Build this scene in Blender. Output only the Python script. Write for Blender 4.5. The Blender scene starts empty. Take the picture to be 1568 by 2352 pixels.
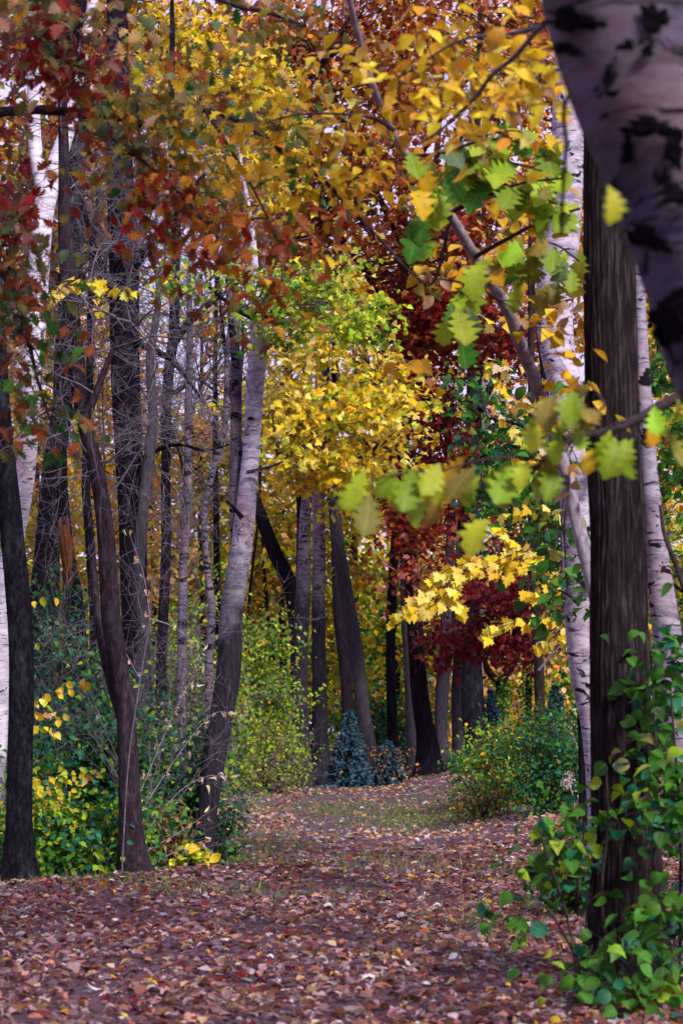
import bpy, math
import numpy as np
from mathutils import Matrix, Vector

# ------------------------------------------------------------------ camera, sky, sun, exposure
scene = bpy.context.scene
col = scene.collection
CAM_H, F_PX, HORIZON = 1.5, 2352 * 70 / 36.0, 1680.0
PITCH = math.atan((HORIZON - 1176) / F_PX)
cam_data = bpy.data.cameras.new('camera')
cam = bpy.data.objects.new('camera', cam_data); col.objects.link(cam)
cam.location = (0, 0, CAM_H); cam.rotation_euler = (math.pi / 2 + PITCH, 0, 0)
cam_data.sensor_fit = 'VERTICAL'; cam_data.sensor_height = 36; cam_data.lens = 70
cam_data.clip_start = 0.1; cam_data.clip_end = 2000
cam_data.dof.use_dof = True; cam_data.dof.focus_distance = 25.0; cam_data.dof.aperture_fstop = 3.6
scene.camera = cam

SUN_EL, SUN_AZ = 38.0, 146.0          # azimuth clockwise from +Y (view direction): to the right, behind the camera
world = bpy.data.worlds.new('World'); scene.world = world; world.use_nodes = True
nt = world.node_tree; nt.nodes.clear()
sky = nt.nodes.new('ShaderNodeTexSky'); sky.sky_type = 'NISHITA'; sky.sun_disc = False
sky.sun_elevation = math.radians(SUN_EL); sky.sun_rotation = math.radians(SUN_AZ)
sky.air_density = 1.0; sky.dust_density = 2.0; sky.ozone_density = 1.5
veil = nt.nodes.new('ShaderNodeMixRGB'); veil.inputs[0].default_value = 0.75
veil.inputs[2].default_value = (12.6, 10.9, 17.6, 1)      # thin even cloud
bg = nt.nodes.new('ShaderNodeBackground'); bg.inputs[1].default_value = 0.047
wo = nt.nodes.new('ShaderNodeOutputWorld')
nt.links.new(sky.outputs[0], veil.inputs[1]); nt.links.new(veil.outputs[0], bg.inputs[0]); nt.links.new(bg.outputs[0], wo.inputs[0])

sun_d = bpy.data.lights.new('sun', 'SUN'); sun_d.energy = 3.0; sun_d.angle = math.radians(10); sun_d.color = (1.0, 0.95, 0.92)
sun = bpy.data.objects.new('sun', sun_d); col.objects.link(sun)
a, e = math.radians(SUN_AZ), math.radians(SUN_EL)
to_sun = Vector((math.sin(a) * math.cos(e), math.cos(a) * math.cos(e), math.sin(e)))
sun.rotation_euler = (-to_sun).to_track_quat('-Z', 'Y').to_euler()

scene.view_settings.view_transform = 'Standard'; scene.view_settings.look = 'None'
scene.view_settings.gamma = 1.0; scene.view_settings.use_curve_mapping = False
scene.view_settings.exposure = 0.95
scene.render.engine = 'CYCLES'
cy = scene.cycles
cy.use_light_tree = False; cy.max_bounces = 4; cy.diffuse_bounces = 3; cy.glossy_bounces = 1; cy.transmission_bounces = 3; cy.transparent_max_bounces = 2
cy.use_denoising = True; cy.use_adaptive_sampling = True; cy.adaptive_threshold = .02; cy.caustics_reflective = False; cy.caustics_refractive = False

# ------------------------------------------------------------------ helpers
rng = np.random.default_rng(11)
CP, SP = math.cos(PITCH), math.sin(PITCH)
def W(px, py, d):
    """the point at distance d (world y) that stands at this place of the 1568 x 2352 picture"""
    xc, yc = (px - 784) / F_PX, (1176 - py) / F_PX
    v = np.array([xc, CP - yc * SP, SP + yc * CP])
    return np.array([0, 0, CAM_H]) + v * (d / v[1])
def project(p):
    q = p - np.array([0, 0, CAM_H])
    dep = q[:, 1] * CP + q[:, 2] * SP
    up = -q[:, 1] * SP + q[:, 2] * CP
    return 784 + F_PX * q[:, 0] / dep, 1176 - F_PX * up / dep
def sstep(a, b, x):
    t = np.clip((x - a) / (b - a), 0, 1); return t * t * (3 - 2 * t)
def path_x(y): return np.interp(y, [8, 12, 18, 24, 30, 40, 60], [-1.2, -.7, -.1, .35, .2, -.3, -.6])
def ground(x, y):
    x = np.asarray(x, float); y = np.asarray(y, float)
    yc = np.clip(21.5 + 1.3 * x, 17, 27); t = y - yc
    z = .13 * np.exp(-(t / 1.9) ** 2) * (1 - sstep(6, 10, np.abs(x)))
    z = z - .20 * sstep(0, 5, t) * (1 - sstep(8, 30, t)) * (1 - sstep(40, 60, y))
    z = z + .14 * sstep(25, 60, y)
    z = z + .34 * sstep(1.0, 3.6, x - path_x(y)) * sstep(22, 32, y)
    z = z + .10 * sstep(1.2, 3.5, -(x - path_x(y))) * sstep(16, 24, y)
    return z + .018 * np.sin(2.1 * x + .7 * y) * np.cos(1.3 * y - .9 * x) + .012 * np.sin(4.7 * x + 1.1) * np.sin(3.9 * y)
def norm(v): return v / (np.linalg.norm(v, axis=-1, keepdims=True) + 1e-9)

class MB:
    def __init__(s): s.v = []; s.f = []; s.c = []; s.n = 0
    def add(s, v, f, c=None):
        s.v.append(v); s.f.append(np.asarray(f) + s.n); s.n += len(v)
        if c is not None: s.c.append(c)
    def mesh(s, name, mat, origin=(0, 0, 0), smooth=True):
        me = bpy.data.meshes.new(name)
        v = (np.concatenate(s.v) - np.asarray(origin)).astype(np.float32)
        me.vertices.add(len(v)); me.vertices.foreach_set('co', v.ravel())
        tot = np.concatenate([np.full(len(f), f.shape[1], np.int32) for f in s.f])
        loops = np.concatenate([f.ravel() for f in s.f]).astype(np.int32)
        me.loops.add(len(loops)); me.loops.foreach_set('vertex_index', loops)
        me.polygons.add(len(tot))
        st = np.zeros(len(tot), np.int32); st[1:] = np.cumsum(tot)[:-1]
        me.polygons.foreach_set('loop_start', st)
        me.polygons.foreach_set('use_smooth', np.full(len(tot), smooth))
        if s.c:
            at = me.color_attributes.new('col', 'FLOAT_COLOR', 'POINT')
            c = np.concatenate(s.c); c = np.concatenate([c, np.ones((len(c), 1))], 1).astype(np.float32)
            at.data.foreach_set('color', c.ravel())
        me.update(calc_edges=True)
        me.materials.append(mat)
        return me
def link(name, data, parent=None, loc=(0, 0, 0), kind=None):
    o = bpy.data.objects.new(name, data); col.objects.link(o); o.location = loc
    if parent is not None: o.parent = parent
    if kind: o['kind'] = kind
    return o
def thing(name, label, cat, loc, group=None):
    o = link(name, None, None, tuple(loc)); o.empty_display_size = .2
    o['label'] = label; o['category'] = cat
    if group: o['group'] = group
    return o

def catmull(P, n):
    P = np.asarray(P, float); k = len(P)
    if k == 2: return P[0] + (P[1] - P[0]) * np.linspace(0, 1, n)[:, None]
    t = np.linspace(0, k - 1, n); i = np.minimum(t.astype(int), k - 2); u = (t - i)[:, None]
    Q = np.vstack([2 * P[0] - P[1], P, 2 * P[-1] - P[-2]])
    a, b, c, d = Q[i], Q[i + 1], Q[i + 2], Q[i + 3]
    return .5 * (2 * b + (c - a) * u + (2 * a - 5 * b + 4 * c - d) * u ** 2 + (3 * b - a - 3 * c + d) * u ** 3)
def tube(path, rad, seg, disp=None):
    path = np.asarray(path); rad = np.asarray(rad, float); n = len(path)
    tan = norm(np.gradient(path, axis=0))
    ref = np.array([0., 1., 0.]) if abs(tan[0][1]) < .8 else np.array([1., 0., 0.])
    u = norm(np.cross(tan, ref)); w = np.cross(tan, u)
    th = np.linspace(0, 2 * np.pi, seg, endpoint=False)
    r = rad[:, None] * np.ones((1, seg))
    if disp is not None: r = r * (1 + disp(th[None, :], np.cumsum(np.r_[0, np.linalg.norm(np.diff(path, axis=0), axis=1)])[:, None]))
    v = path[:, None] + r[..., None] * (np.cos(th)[None, :, None] * u[:, None] + np.sin(th)[None, :, None] * w[:, None])
    v = v.reshape(-1, 3)
    i = np.arange(n - 1)[:, None] * seg; j = np.arange(seg)[None]; k = (j + 1) % seg
    f = np.stack([i + j, i + k, i + seg + k, i + seg + j], -1).reshape(-1, 4)
    return v, f
def lumpy(seed, amp, ridges=0, rdepth=0):
    R = np.random.default_rng(seed); ph = R.uniform(0, 6.28, 8)
    def f(th, s):
        d = amp * (np.sin(2 * th + ph[0] + 1.7 * s) + .7 * np.sin(3 * th + ph[1] - 2.3 * s) + .8 * np.sin(1.1 * s * 2 + th + ph[2])) / 2
        if ridges:
            wob = .35 * np.sin(2.3 * s + ph[3]) + .25 * np.sin(5.1 * s + ph[4] + 2 * th) + .18 * np.sin(11 * s + 5 * th + ph[5])
            a = np.abs(np.sin(ridges / 2 * th + wob * 2.2)) ** .7
            b = .5 + .5 * np.sin(9 * s + 3 * np.sin(ridges / 3 * th + ph[6]) + ph[7])
            c = np.abs(np.sin(ridges * .81 * th - wob * 3 + ph[1])) ** .8
            d = d + rdepth * (.65 * a + .35 * c - .6) * (.7 + .3 * b)
        return d
    return f

# ------------------------------------------------------------------ materials
MATS = {}
def new_mat(name):
    m = bpy.data.materials.new(name); m.use_nodes = True; t = m.node_tree; t.nodes.clear()
    out = t.nodes.new('ShaderNodeOutputMaterial'); MATS[name] = m
    return m, t, out
def node(t, kind, **kw):
    n = t.nodes.new(kind)
    for k, v in kw.items():
        if k.startswith('i_'):
            key = k[2:]; key = int(key) if key.isdigit() else key
            n.inputs[key].default_value = v
        else: setattr(n, k, v)
    return n
def ramp(t, fac, stops):
    r = node(t, 'ShaderNodeValToRGB'); el = r.color_ramp.elements
    while len(el) < len(stops): el.new(.5)
    for x, (p, c) in zip(el, stops): x.position = p; x.color = (*c, 1)
    t.links.new(fac, r.inputs[0]); return r.outputs[0]
def noise(t, vec, scale=1, detail=5, rough=.6, dist=0):
    n = node(t, 'ShaderNodeTexNoise'); n.inputs['Scale'].default_value = scale; n.inputs['Detail'].default_value = detail
    n.inputs['Roughness'].default_value = rough; n.inputs['Distortion'].default_value = dist
    t.links.new(vec, n.inputs['Vector']); return n.outputs['Fac']
def mapped(t, scale):
    tc = node(t, 'ShaderNodeTexCoord'); mp = node(t, 'ShaderNodeMapping'); mp.inputs['Scale'].default_value = scale
    t.links.new(tc.outputs['Object'], mp.inputs['Vector']); return mp.outputs['Vector']
def mix(t, fac, a, b, mode='MIX'):
    m = node(t, 'ShaderNodeMixRGB', blend_type=mode)
    for s, x in ((m.inputs[0], fac), (m.inputs[1], a), (m.inputs[2], b)):
        if isinstance(x, (int, float)): s.default_value = x
        elif isinstance(x, tuple): s.default_value = (*x, 1)
        else: t.links.new(x, s)
    return m.outputs[0]
def finish(t, out, colour, bump=None, strength=.6, dist=.02, rough=.95, spec=.03):
    b = node(t, 'ShaderNodeBsdfPrincipled'); b.inputs['Roughness'].default_value = rough; b.inputs['Specular IOR Level'].default_value = spec
    t.links.new(colour, b.inputs['Base Color'])
    if bump is not None:
        bp = node(t, 'ShaderNodeBump'); bp.inputs['Strength'].default_value = strength; bp.inputs['Distance'].default_value = dist
        t.links.new(bump, bp.inputs['Height']); t.links.new(bp.outputs[0], b.inputs['Normal'])
    t.links.new(b.outputs[0], out.inputs[0])

def bark(name, dark, mid, light, sx=28, sz=4, strength=.8, moss=None):
    m, t, out = new_mat(name)
    v = mapped(t, (sx, sx, sz)); n = noise(t, v, 1, 7, .68, .6)
    c = ramp(t, n, [(.30, dark), (.50, mid), (.72, light)])
    big = noise(t, mapped(t, (2.2, 2.2, .9)), 1, 4, .6)
    c = mix(t, ramp(t, big, [(.35, (0, 0, 0)), (.7, (.45, .45, .45))]), c, tuple(.55 * x for x in mid))
    if moss:
        mo = noise(t, mapped(t, (5, 5, 2.5)), 1, 5, .7)
        c = mix(t, ramp(t, mo, [(.52, (0, 0, 0)), (.68, (.6, .6, .6))]), c, moss)
    finish(t, out, c, n, strength, .03)
    return m
def birch(name, white=(.66, .61, .70), shade=(.36, .32, .40), rough_to=None, patch=.62, len_scale=1.0):
    m, t, out = new_mat(name)
    n = noise(t, mapped(t, (5, 5, 14)), 1, 5, .7, .4)
    c = ramp(t, n, [(.35, shade), (.58, white)])
    pk = noise(t, mapped(t, (1.3, 1.3, 2.0)), 1, 3, .5)
    c = mix(t, ramp(t, pk, [(.45, (0, 0, 0)), (.75, (.4, .4, .4))]), c, (.42, .27, .25))
    ln = noise(t, mapped(t, (7 * len_scale, 7 * len_scale, 75 * len_scale)), 1, 3, .6, .2)
    lm = ramp(t, ln, [(.60, (0, 0, 0)), (.645, (1, 1, 1))])
    c = mix(t, lm, c, (.022, .016, .022))
    pn = noise(t, mapped(t, (4.2, 4.2, 8.5)), 1, 5, .62, .9)
    pm = ramp(t, pn, [(patch, (0, 0, 0)), (patch + .025, (1, 1, 1))])
    c = mix(t, pm, c, (.008, .006, .009))
    h = n
    if rough_to:
        rv = noise(t, mapped(t, (30, 30, 4)), 1, 7, .7, .6)
        rc = ramp(t, rv, [(.3, (.005, .004, .006)), (.55, (.024, .020, .029)), (.75, (.075, .065, .086))])
        tc = node(t, 'ShaderNodeTexCoord'); sp = node(t, 'ShaderNodeSeparateXYZ'); t.links.new(tc.outputs['Object'], sp.inputs[0])
        wob = noise(t, mapped(t, (3, 3, 3)), 1, 4, .6)
        ad = node(t, 'ShaderNodeMath', operation='MULTIPLY_ADD'); t.links.new(wob, ad.inputs[0]); ad.inputs[1].default_value = 2.2; t.links.new(sp.outputs[2], ad.inputs[2])
        mr = node(t, 'ShaderNodeMapRange'); t.links.new(ad.outputs[0], mr.inputs[0])
        mr.inputs[1].default_value = rough_to + .2; mr.inputs[2].default_value = rough_to + 2.2
        c = mix(t, mr.outputs[0], rc, c); h = mix(t, mr.outputs[0], rv, n)
    finish(t, out, c, h, .5, .02, .85, .06)
    return m
def leaf_mat(name, per_object):
    m, t, out = new_mat(name)
    if per_object: src = node(t, 'ShaderNodeObjectInfo').outputs['Color']; sc = (2.2, 2.2, 2.2)
    else: src = node(t, 'ShaderNodeAttribute', attribute_name='col').outputs['Color']; sc = (22, 22, 22)
    n = noise(t, mapped(t, sc), 1, 2, .6)
    c = mix(t, 1.0, src, ramp(t, n, [(.32, (.70, .66, .58)), (.62, (1, 1, 1))]), 'MULTIPLY')
    if per_object:
        tc = node(t, 'ShaderNodeTexCoord'); sx = node(t, 'ShaderNodeSeparateXYZ'); t.links.new(tc.outputs['Object'], sx.inputs[0])
        def mth(op, a_, b_=None):
            q = node(t, 'ShaderNodeMath', operation=op)
            for s_, x_ in zip(q.inputs, (a_, b_)):
                if isinstance(x_, (int, float)): s_.default_value = x_
                elif x_ is not None: t.links.new(x_, s_)
            return q.outputs[0]
        ax = mth('ABSOLUTE', sx.outputs[0]); mid = mth('LESS_THAN', ax, .014)
        vs = mth('LESS_THAN', mth('ABSOLUTE', mth('SINE', mth('MULTIPLY', mth('SUBTRACT', sx.outputs[1], mth('MULTIPLY', ax, .75)), 24))), .13)
        vein = mth('MAXIMUM', mid, mth('MULTIPLY', vs, .6))
        c = mix(t, mth('MULTIPLY', vein, .45), c, mix(t, .5, c, (.55, .50, .22)))
        oi = node(t, 'ShaderNodeObjectInfo'); pos = node(t, 'ShaderNodeVectorMath', operation='ADD'); t.links.new(tc.outputs['Object'], pos.inputs[0]); t.links.new(oi.outputs['Random'], pos.inputs[1])
        sp = noise(t, pos.outputs[0], 7, 3, .6)
        c = mix(t, ramp(t, sp, [(.64, (0, 0, 0)), (.72, (.75, .75, .75))]), c, (.10, .045, .015))
    p = node(t, 'ShaderNodeBsdfPrincipled'); p.inputs['Roughness'].default_value = .55; p.inputs['Specular IOR Level'].default_value = .22
    t.links.new(c, p.inputs['Base Color'])
    tr = node(t, 'ShaderNodeBsdfTranslucent'); t.links.new(c, tr.inputs[0])
    ms = node(t, 'ShaderNodeMixShader'); ms.inputs[0].default_value = .42
    t.links.new(p.outputs[0], ms.inputs[1]); t.links.new(tr.outputs[0], ms.inputs[2]); t.links.new(ms.outputs[0], out.inputs[0])
    return m
LEAF = leaf_mat('leaf_mass', False); LEAF1 = leaf_mat('leaf_single', True)
B_DARK = bark('bark_dark', (0.0022, 0.0017, 0.0031), (0.0105, 0.0084, 0.0130), (0.0341, 0.0279, 0.0409), 26, 3.2, 1.0)
B_NEAR = bark('bark_ridged', (0.0028, 0.0021, 0.0024), (0.0224, 0.0161, 0.0168), (0.0910, 0.0735, 0.0805), 36, 4.2, 1.0)
B_OAK = bark('bark_flaky', (0.0020, 0.0018, 0.0029), (0.0104, 0.0094, 0.0149), (0.0338, 0.0312, 0.0455), 30, 12, 1.0, (.045, .06, .055))
B_SMOOTH = bark('bark_smooth', (0.0078, 0.0046, 0.0072), (0.0286, 0.0175, 0.0247), (0.0845, 0.0618, 0.0780), 24, 7, .9, (.03, .032, .036))
B_GREY = bark('bark_grey', (0.0181, 0.0160, 0.0203), (0.0580, 0.0507, 0.0616), (0.1159, 0.1051, 0.1231), 30, 5, .9)
B_LILAC = bark('bark_lilac', (.10, .075, .10), (.30, .25, .31), (.50, .45, .53), 16, 7, .6)
B_WOOD = bark('bare_wood', (.04, .012, .005), (.14, .048, .016), (.26, .10, .035), 22, 2, .6)
B_TWIG = bark('twig_grey', (0.0595, 0.0467, 0.0595), (0.1275, 0.1062, 0.1318), (0.2380, 0.2125, 0.2550), 20, 20, .2)
B_TWIGD = bark('twig_dark', (.018, .012, .014), (.045, .032, .036), (.09, .07, .075), 20, 20, .2)
BIRCH = birch('birch_bark'); BIRCH_THIN = birch('birch_bark_grey', (.12, .10, .135), (.026, .021, .032), None, .555)
BIRCH_MIX = birch('birch_over_ridged', (.46, .41, .50), (.16, .135, .19), 3.6, .62)
BIRCH_OLD = birch('birch_bark_old', (.30, .26, .33), (.11, .09, .13), None, .56, .6)
BIRCH_LOW = birch('birch_grey_foot', (.24, .205, .26), (.06, .05, .07), 5.2, .58)

m, t, out = new_mat('soil')
n1 = noise(t, mapped(t, (9, 9, 9)), 1, 8, .7); n2 = noise(t, mapped(t, (.8, .8, .8)), 1, 5, .6); n3 = noise(t, mapped(t, (30, 30, 30)), 1, 4, .7)
c = ramp(t, n1, [(.3, (.024, .013, .022)), (.5, (.078, .050, .071)), (.72, (.19, .135, .17))])
c = mix(t, ramp(t, n2, [(.45, (0, 0, 0)), (.7, (.55, .55, .55))]), c, (.11, .055, .05))
c = mix(t, ramp(t, n3, [(.58, (0, 0, 0)), (.66, (.7, .7, .7))]), c, (.27, .17, .15))
finish(t, out, c, n1, .8, .05, .95, .05); SOIL = m
m, t, out = new_mat('needle_blue')
c = ramp(t, noise(t, mapped(t, (6, 6, 6)), 1, 4, .6), [(.3, (.014, .04, .06)), (.55, (.045, .105, .14)), (.75, (.12, .21, .26))])
finish(t, out, c, None, rough=.6); NEEDLE = m

# ------------------------------------------------------------------ leaf shapes: unit length along +y, normal +z
def strip_leaf(rows, curl, fold, bend=0.0):
    v, f = [], []
    for y, w in rows:
        z = curl * (y - .45) ** 2 * -1
        v += [(-w, y, z + fold * w), (bend * math.sin(y * 3), y, z), (w, y, z + fold * w)]
    for i in range(len(rows) - 1):
        a = 3 * i; f += [(a, a + 1, a + 4, a + 3), (a + 1, a + 2, a + 5, a + 4)]
    return np.array(v), np.array(f)
def fan_leaf(pts, curl, fold, centre=(0, .42)):
    v = [(centre[0], centre[1], .03)]
    for x, y in pts: v.append((x, y, fold * abs(x) - curl * ((y - .4) ** 2 + .6 * x * x)))
    k = len(pts); f = [(0, 1 + i, 1 + (i + 1) % k, 0) for i in range(k)]
    return np.array(v), np.array([(p, q, r) for p, q, r, _ in f])
OVAL = [(0, .02), (.18, .22), (.42, .33), (.68, .25), (.88, .10), (1, .005)]
OAK = [(0, .02), (.14, .09), (.24, .24), (.31, .11), (.42, .33), (.52, .15), (.62, .40), (.71, .17), (.82, .26), (.90, .10), (1, .03)]
BIGOAK = [(0, .02), (.15, .10), (.27, .22), (.34, .12), (.47, .34), (.55, .17), (.67, .40), (.75, .20), (.86, .28), (.93, .13), (1, .05)]
half = [(0, 0), (.10, .10), (.36, .02), (.30, .18), (.56, .30), (.40, .38), (.44, .52), (.24, .50), (.22, .62), (.26, .76), (.13, .76), (0, 1.02)]
MAPLE = half + [(-x, y) for x, y in half[-2:0:-1]]
FAROAK = [(0, .03), (.25, .30), (.38, .10), (.6, .40), (.74, .12), (1, .06)]
OVL = [(0, .02), (.30, .30), (.65, .27), (1, .005)]
SMALL = [(0, .01), (.4, .30), (1, .01)]
HEART = [(-.02, .10), (.06, .30), (.25, .42), (.5, .38), (.78, .18), (1, .0)]
def variants(kind):
    out = []
    for cu, fo in ((.25, .25), (.7, .45), (-.2, .55), (1.1, .2)):
        if kind == 'maple': out.append(fan_leaf(MAPLE, cu * .8, fo * .5))
        else: out.append(strip_leaf({'oval': OVAL, 'oak': OAK, 'bigoak': BIGOAK, 'small': SMALL, 'ovl': OVL, 'faroak': FAROAK, 'heart': HEART}[kind], cu, fo, .03))
    return out
LEAVES = {k: variants(k) for k in ('oval', 'oak', 'bigoak', 'maple', 'small', 'heart', 'faroak', 'ovl')}
def tiny(cu, fo): return np.array([(0, 0, 0), (.30, .45, fo * .3), (0, 1, -cu * .2), (-.30, .45, fo * .3)]), np.array([(0, 1, 2), (0, 2, 3)])
LEAVES['tiny'] = [tiny(*q) for q in ((.25, .25), (.7, .45), (-.2, .55), (1.1, .2))]
STAR = [(0, 0), (.16, .14), (.38, .26), (.18, .44), (.40, .66), (.14, .78), (0, 1.0), (-.14, .78), (-.38, .60), (-.17, .42), (-.36, .22), (-.15, .14)]
LEAVES['faroak'] = [fan_leaf(STAR, cu, fo * .5) for cu, fo in ((.25, .25), (.7, .45), (-.2, .55), (1.1, .2))]
LEAVES['dry'] = [strip_leaf([(0, .02), (.25, .11), (.5, .16), (.75, .12), (1, .01)], cu, fo, .08) for cu, fo in ((1.5, 1.3), (-1.2, 1.0), (2.2, .8), (.6, 1.6))]
LEAF_ME = {}
def leaf_me(kind, i):
    if (kind, i) not in LEAF_ME:
        b = MB(); b.add(*LEAVES[kind][i]); LEAF_ME[kind, i] = b.mesh('leaf_' + kind, LEAF1)
    return LEAF_ME[kind, i]
def frames(tip, nrm):
    tip = norm(tip); side = norm(np.cross(tip, nrm)); return side, tip, np.cross(side, tip)
def add_leaves(mb, kind, pos, tip, nrm, size, colr):
    s, tt, nn = frames(tip, nrm); var = rng.integers(0, 4, len(pos))
    for k in range(4):
        ii = np.where(var == k)[0]
        if not len(ii): continue
        tv, tf = LEAVES[kind][k]; m = len(tv)
        v = pos[ii, None] + size[ii, None, None] * (tv[None, :, 0:1] * s[ii, None] + tv[None, :, 1:2] * tt[ii, None] + tv[None, :, 2:3] * nn[ii, None])
        f = (tf[None] + (np.arange(len(ii)) * m)[:, None, None]).reshape(-1, tf.shape[1])
        mb.add(v.reshape(-1, 3), f, np.repeat(colr[ii], m, 0))
def leaf_parts(parent, origin, kind, pos, tip, nrm, size, colr):
    s, tt, nn = frames(tip, nrm); var = rng.integers(0, 4, len(pos))
    for i in range(len(pos)):
        o = link('leaf', leaf_me(kind, int(var[i])), parent)
        M = np.eye(4); M[:3, 0] = s[i] * size[i]; M[:3, 1] = tt[i] * size[i]; M[:3, 2] = nn[i] * size[i]; M[:3, 3] = pos[i] - origin
        o.matrix_basis = Matrix(M.tolist()); o.color = (*colr[i], 1)

# leaf colours (linear)
C = dict(yel=(.84, .60, .022), yel2=(.74, .44, .015), pale=(.88, .70, .14), gold=(.66, .33, .02), ora=(.52, .17, .022), rust=(.33, .085, .022), rust2=(.22, .055, .02),
         red=(.36, .022, .014), red2=(.21, .010, .014), crim=(.12, .007, .014), oli=(.25, .21, .03), oli2=(.16, .15, .035), grn=(.055, .21, .018), grn2=(.022, .10, .012), lime=(.44, .56, .03),
         lime2=(.28, .43, .02), teal=(.022, .19, .095), teal2=(.012, .10, .06), sage=(.14, .22, .10), pink=(.50, .20, .14), tan=(.46, .30, .16), cream=(.66, .50, .32), brown=(.18, .085, .045),
         mauve=(.36, .23, .25), plum=(.17, .075, .09), peach=(.74, .42, .17), pale_lilac=(.58, .48, .50), brick=(.30, .10, .075), salmon=(.42, .19, .14))
def pal(s):
    k, w = [], []
    for x in s.split():
        n, _, q = x.partition(':'); k.append(C[n]); w.append(float(q or 1))
    return np.array(k), np.array(w) / sum(w)
def colours(p, n, coher, per):
    """per-clump base colour with a share of strays"""
    k, w = p; base = rng.choice(len(k), n, p=w)
    ci = np.repeat(base, per)
    stray = rng.random(len(ci)) > coher
    ci[stray] = rng.choice(len(k), stray.sum(), p=w)
    c = k[ci] * rng.lognormal(0, .16, (len(ci), 1)) * rng.lognormal(0, .07, (len(ci), 3))
    return np.clip(c, .003, .9)

def bend_path(a, b, n=6, sag=.12, wob=.06):
    L = np.linalg.norm(b - a); t = np.linspace(0, 1, n)[:, None]
    p = a + (b - a) * t; p[:, 2] += (sag * L * 4 * t * (1 - t))[:, 0]
    p[1:-1] += rng.normal(0, wob * L / n ** .5, (n - 2, 3)); return p
def droop(n, down=(.1, 1.3), face=None):
    th = rng.uniform(0, 2 * np.pi, n)
    tip = np.stack([np.cos(th), np.sin(th), -rng.uniform(*down, n)], 1)
    nr = rng.normal(0, .6, (n, 3)); nr[:, 2] += .9; nr[:, 1] -= .45
    return tip, nr

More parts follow.
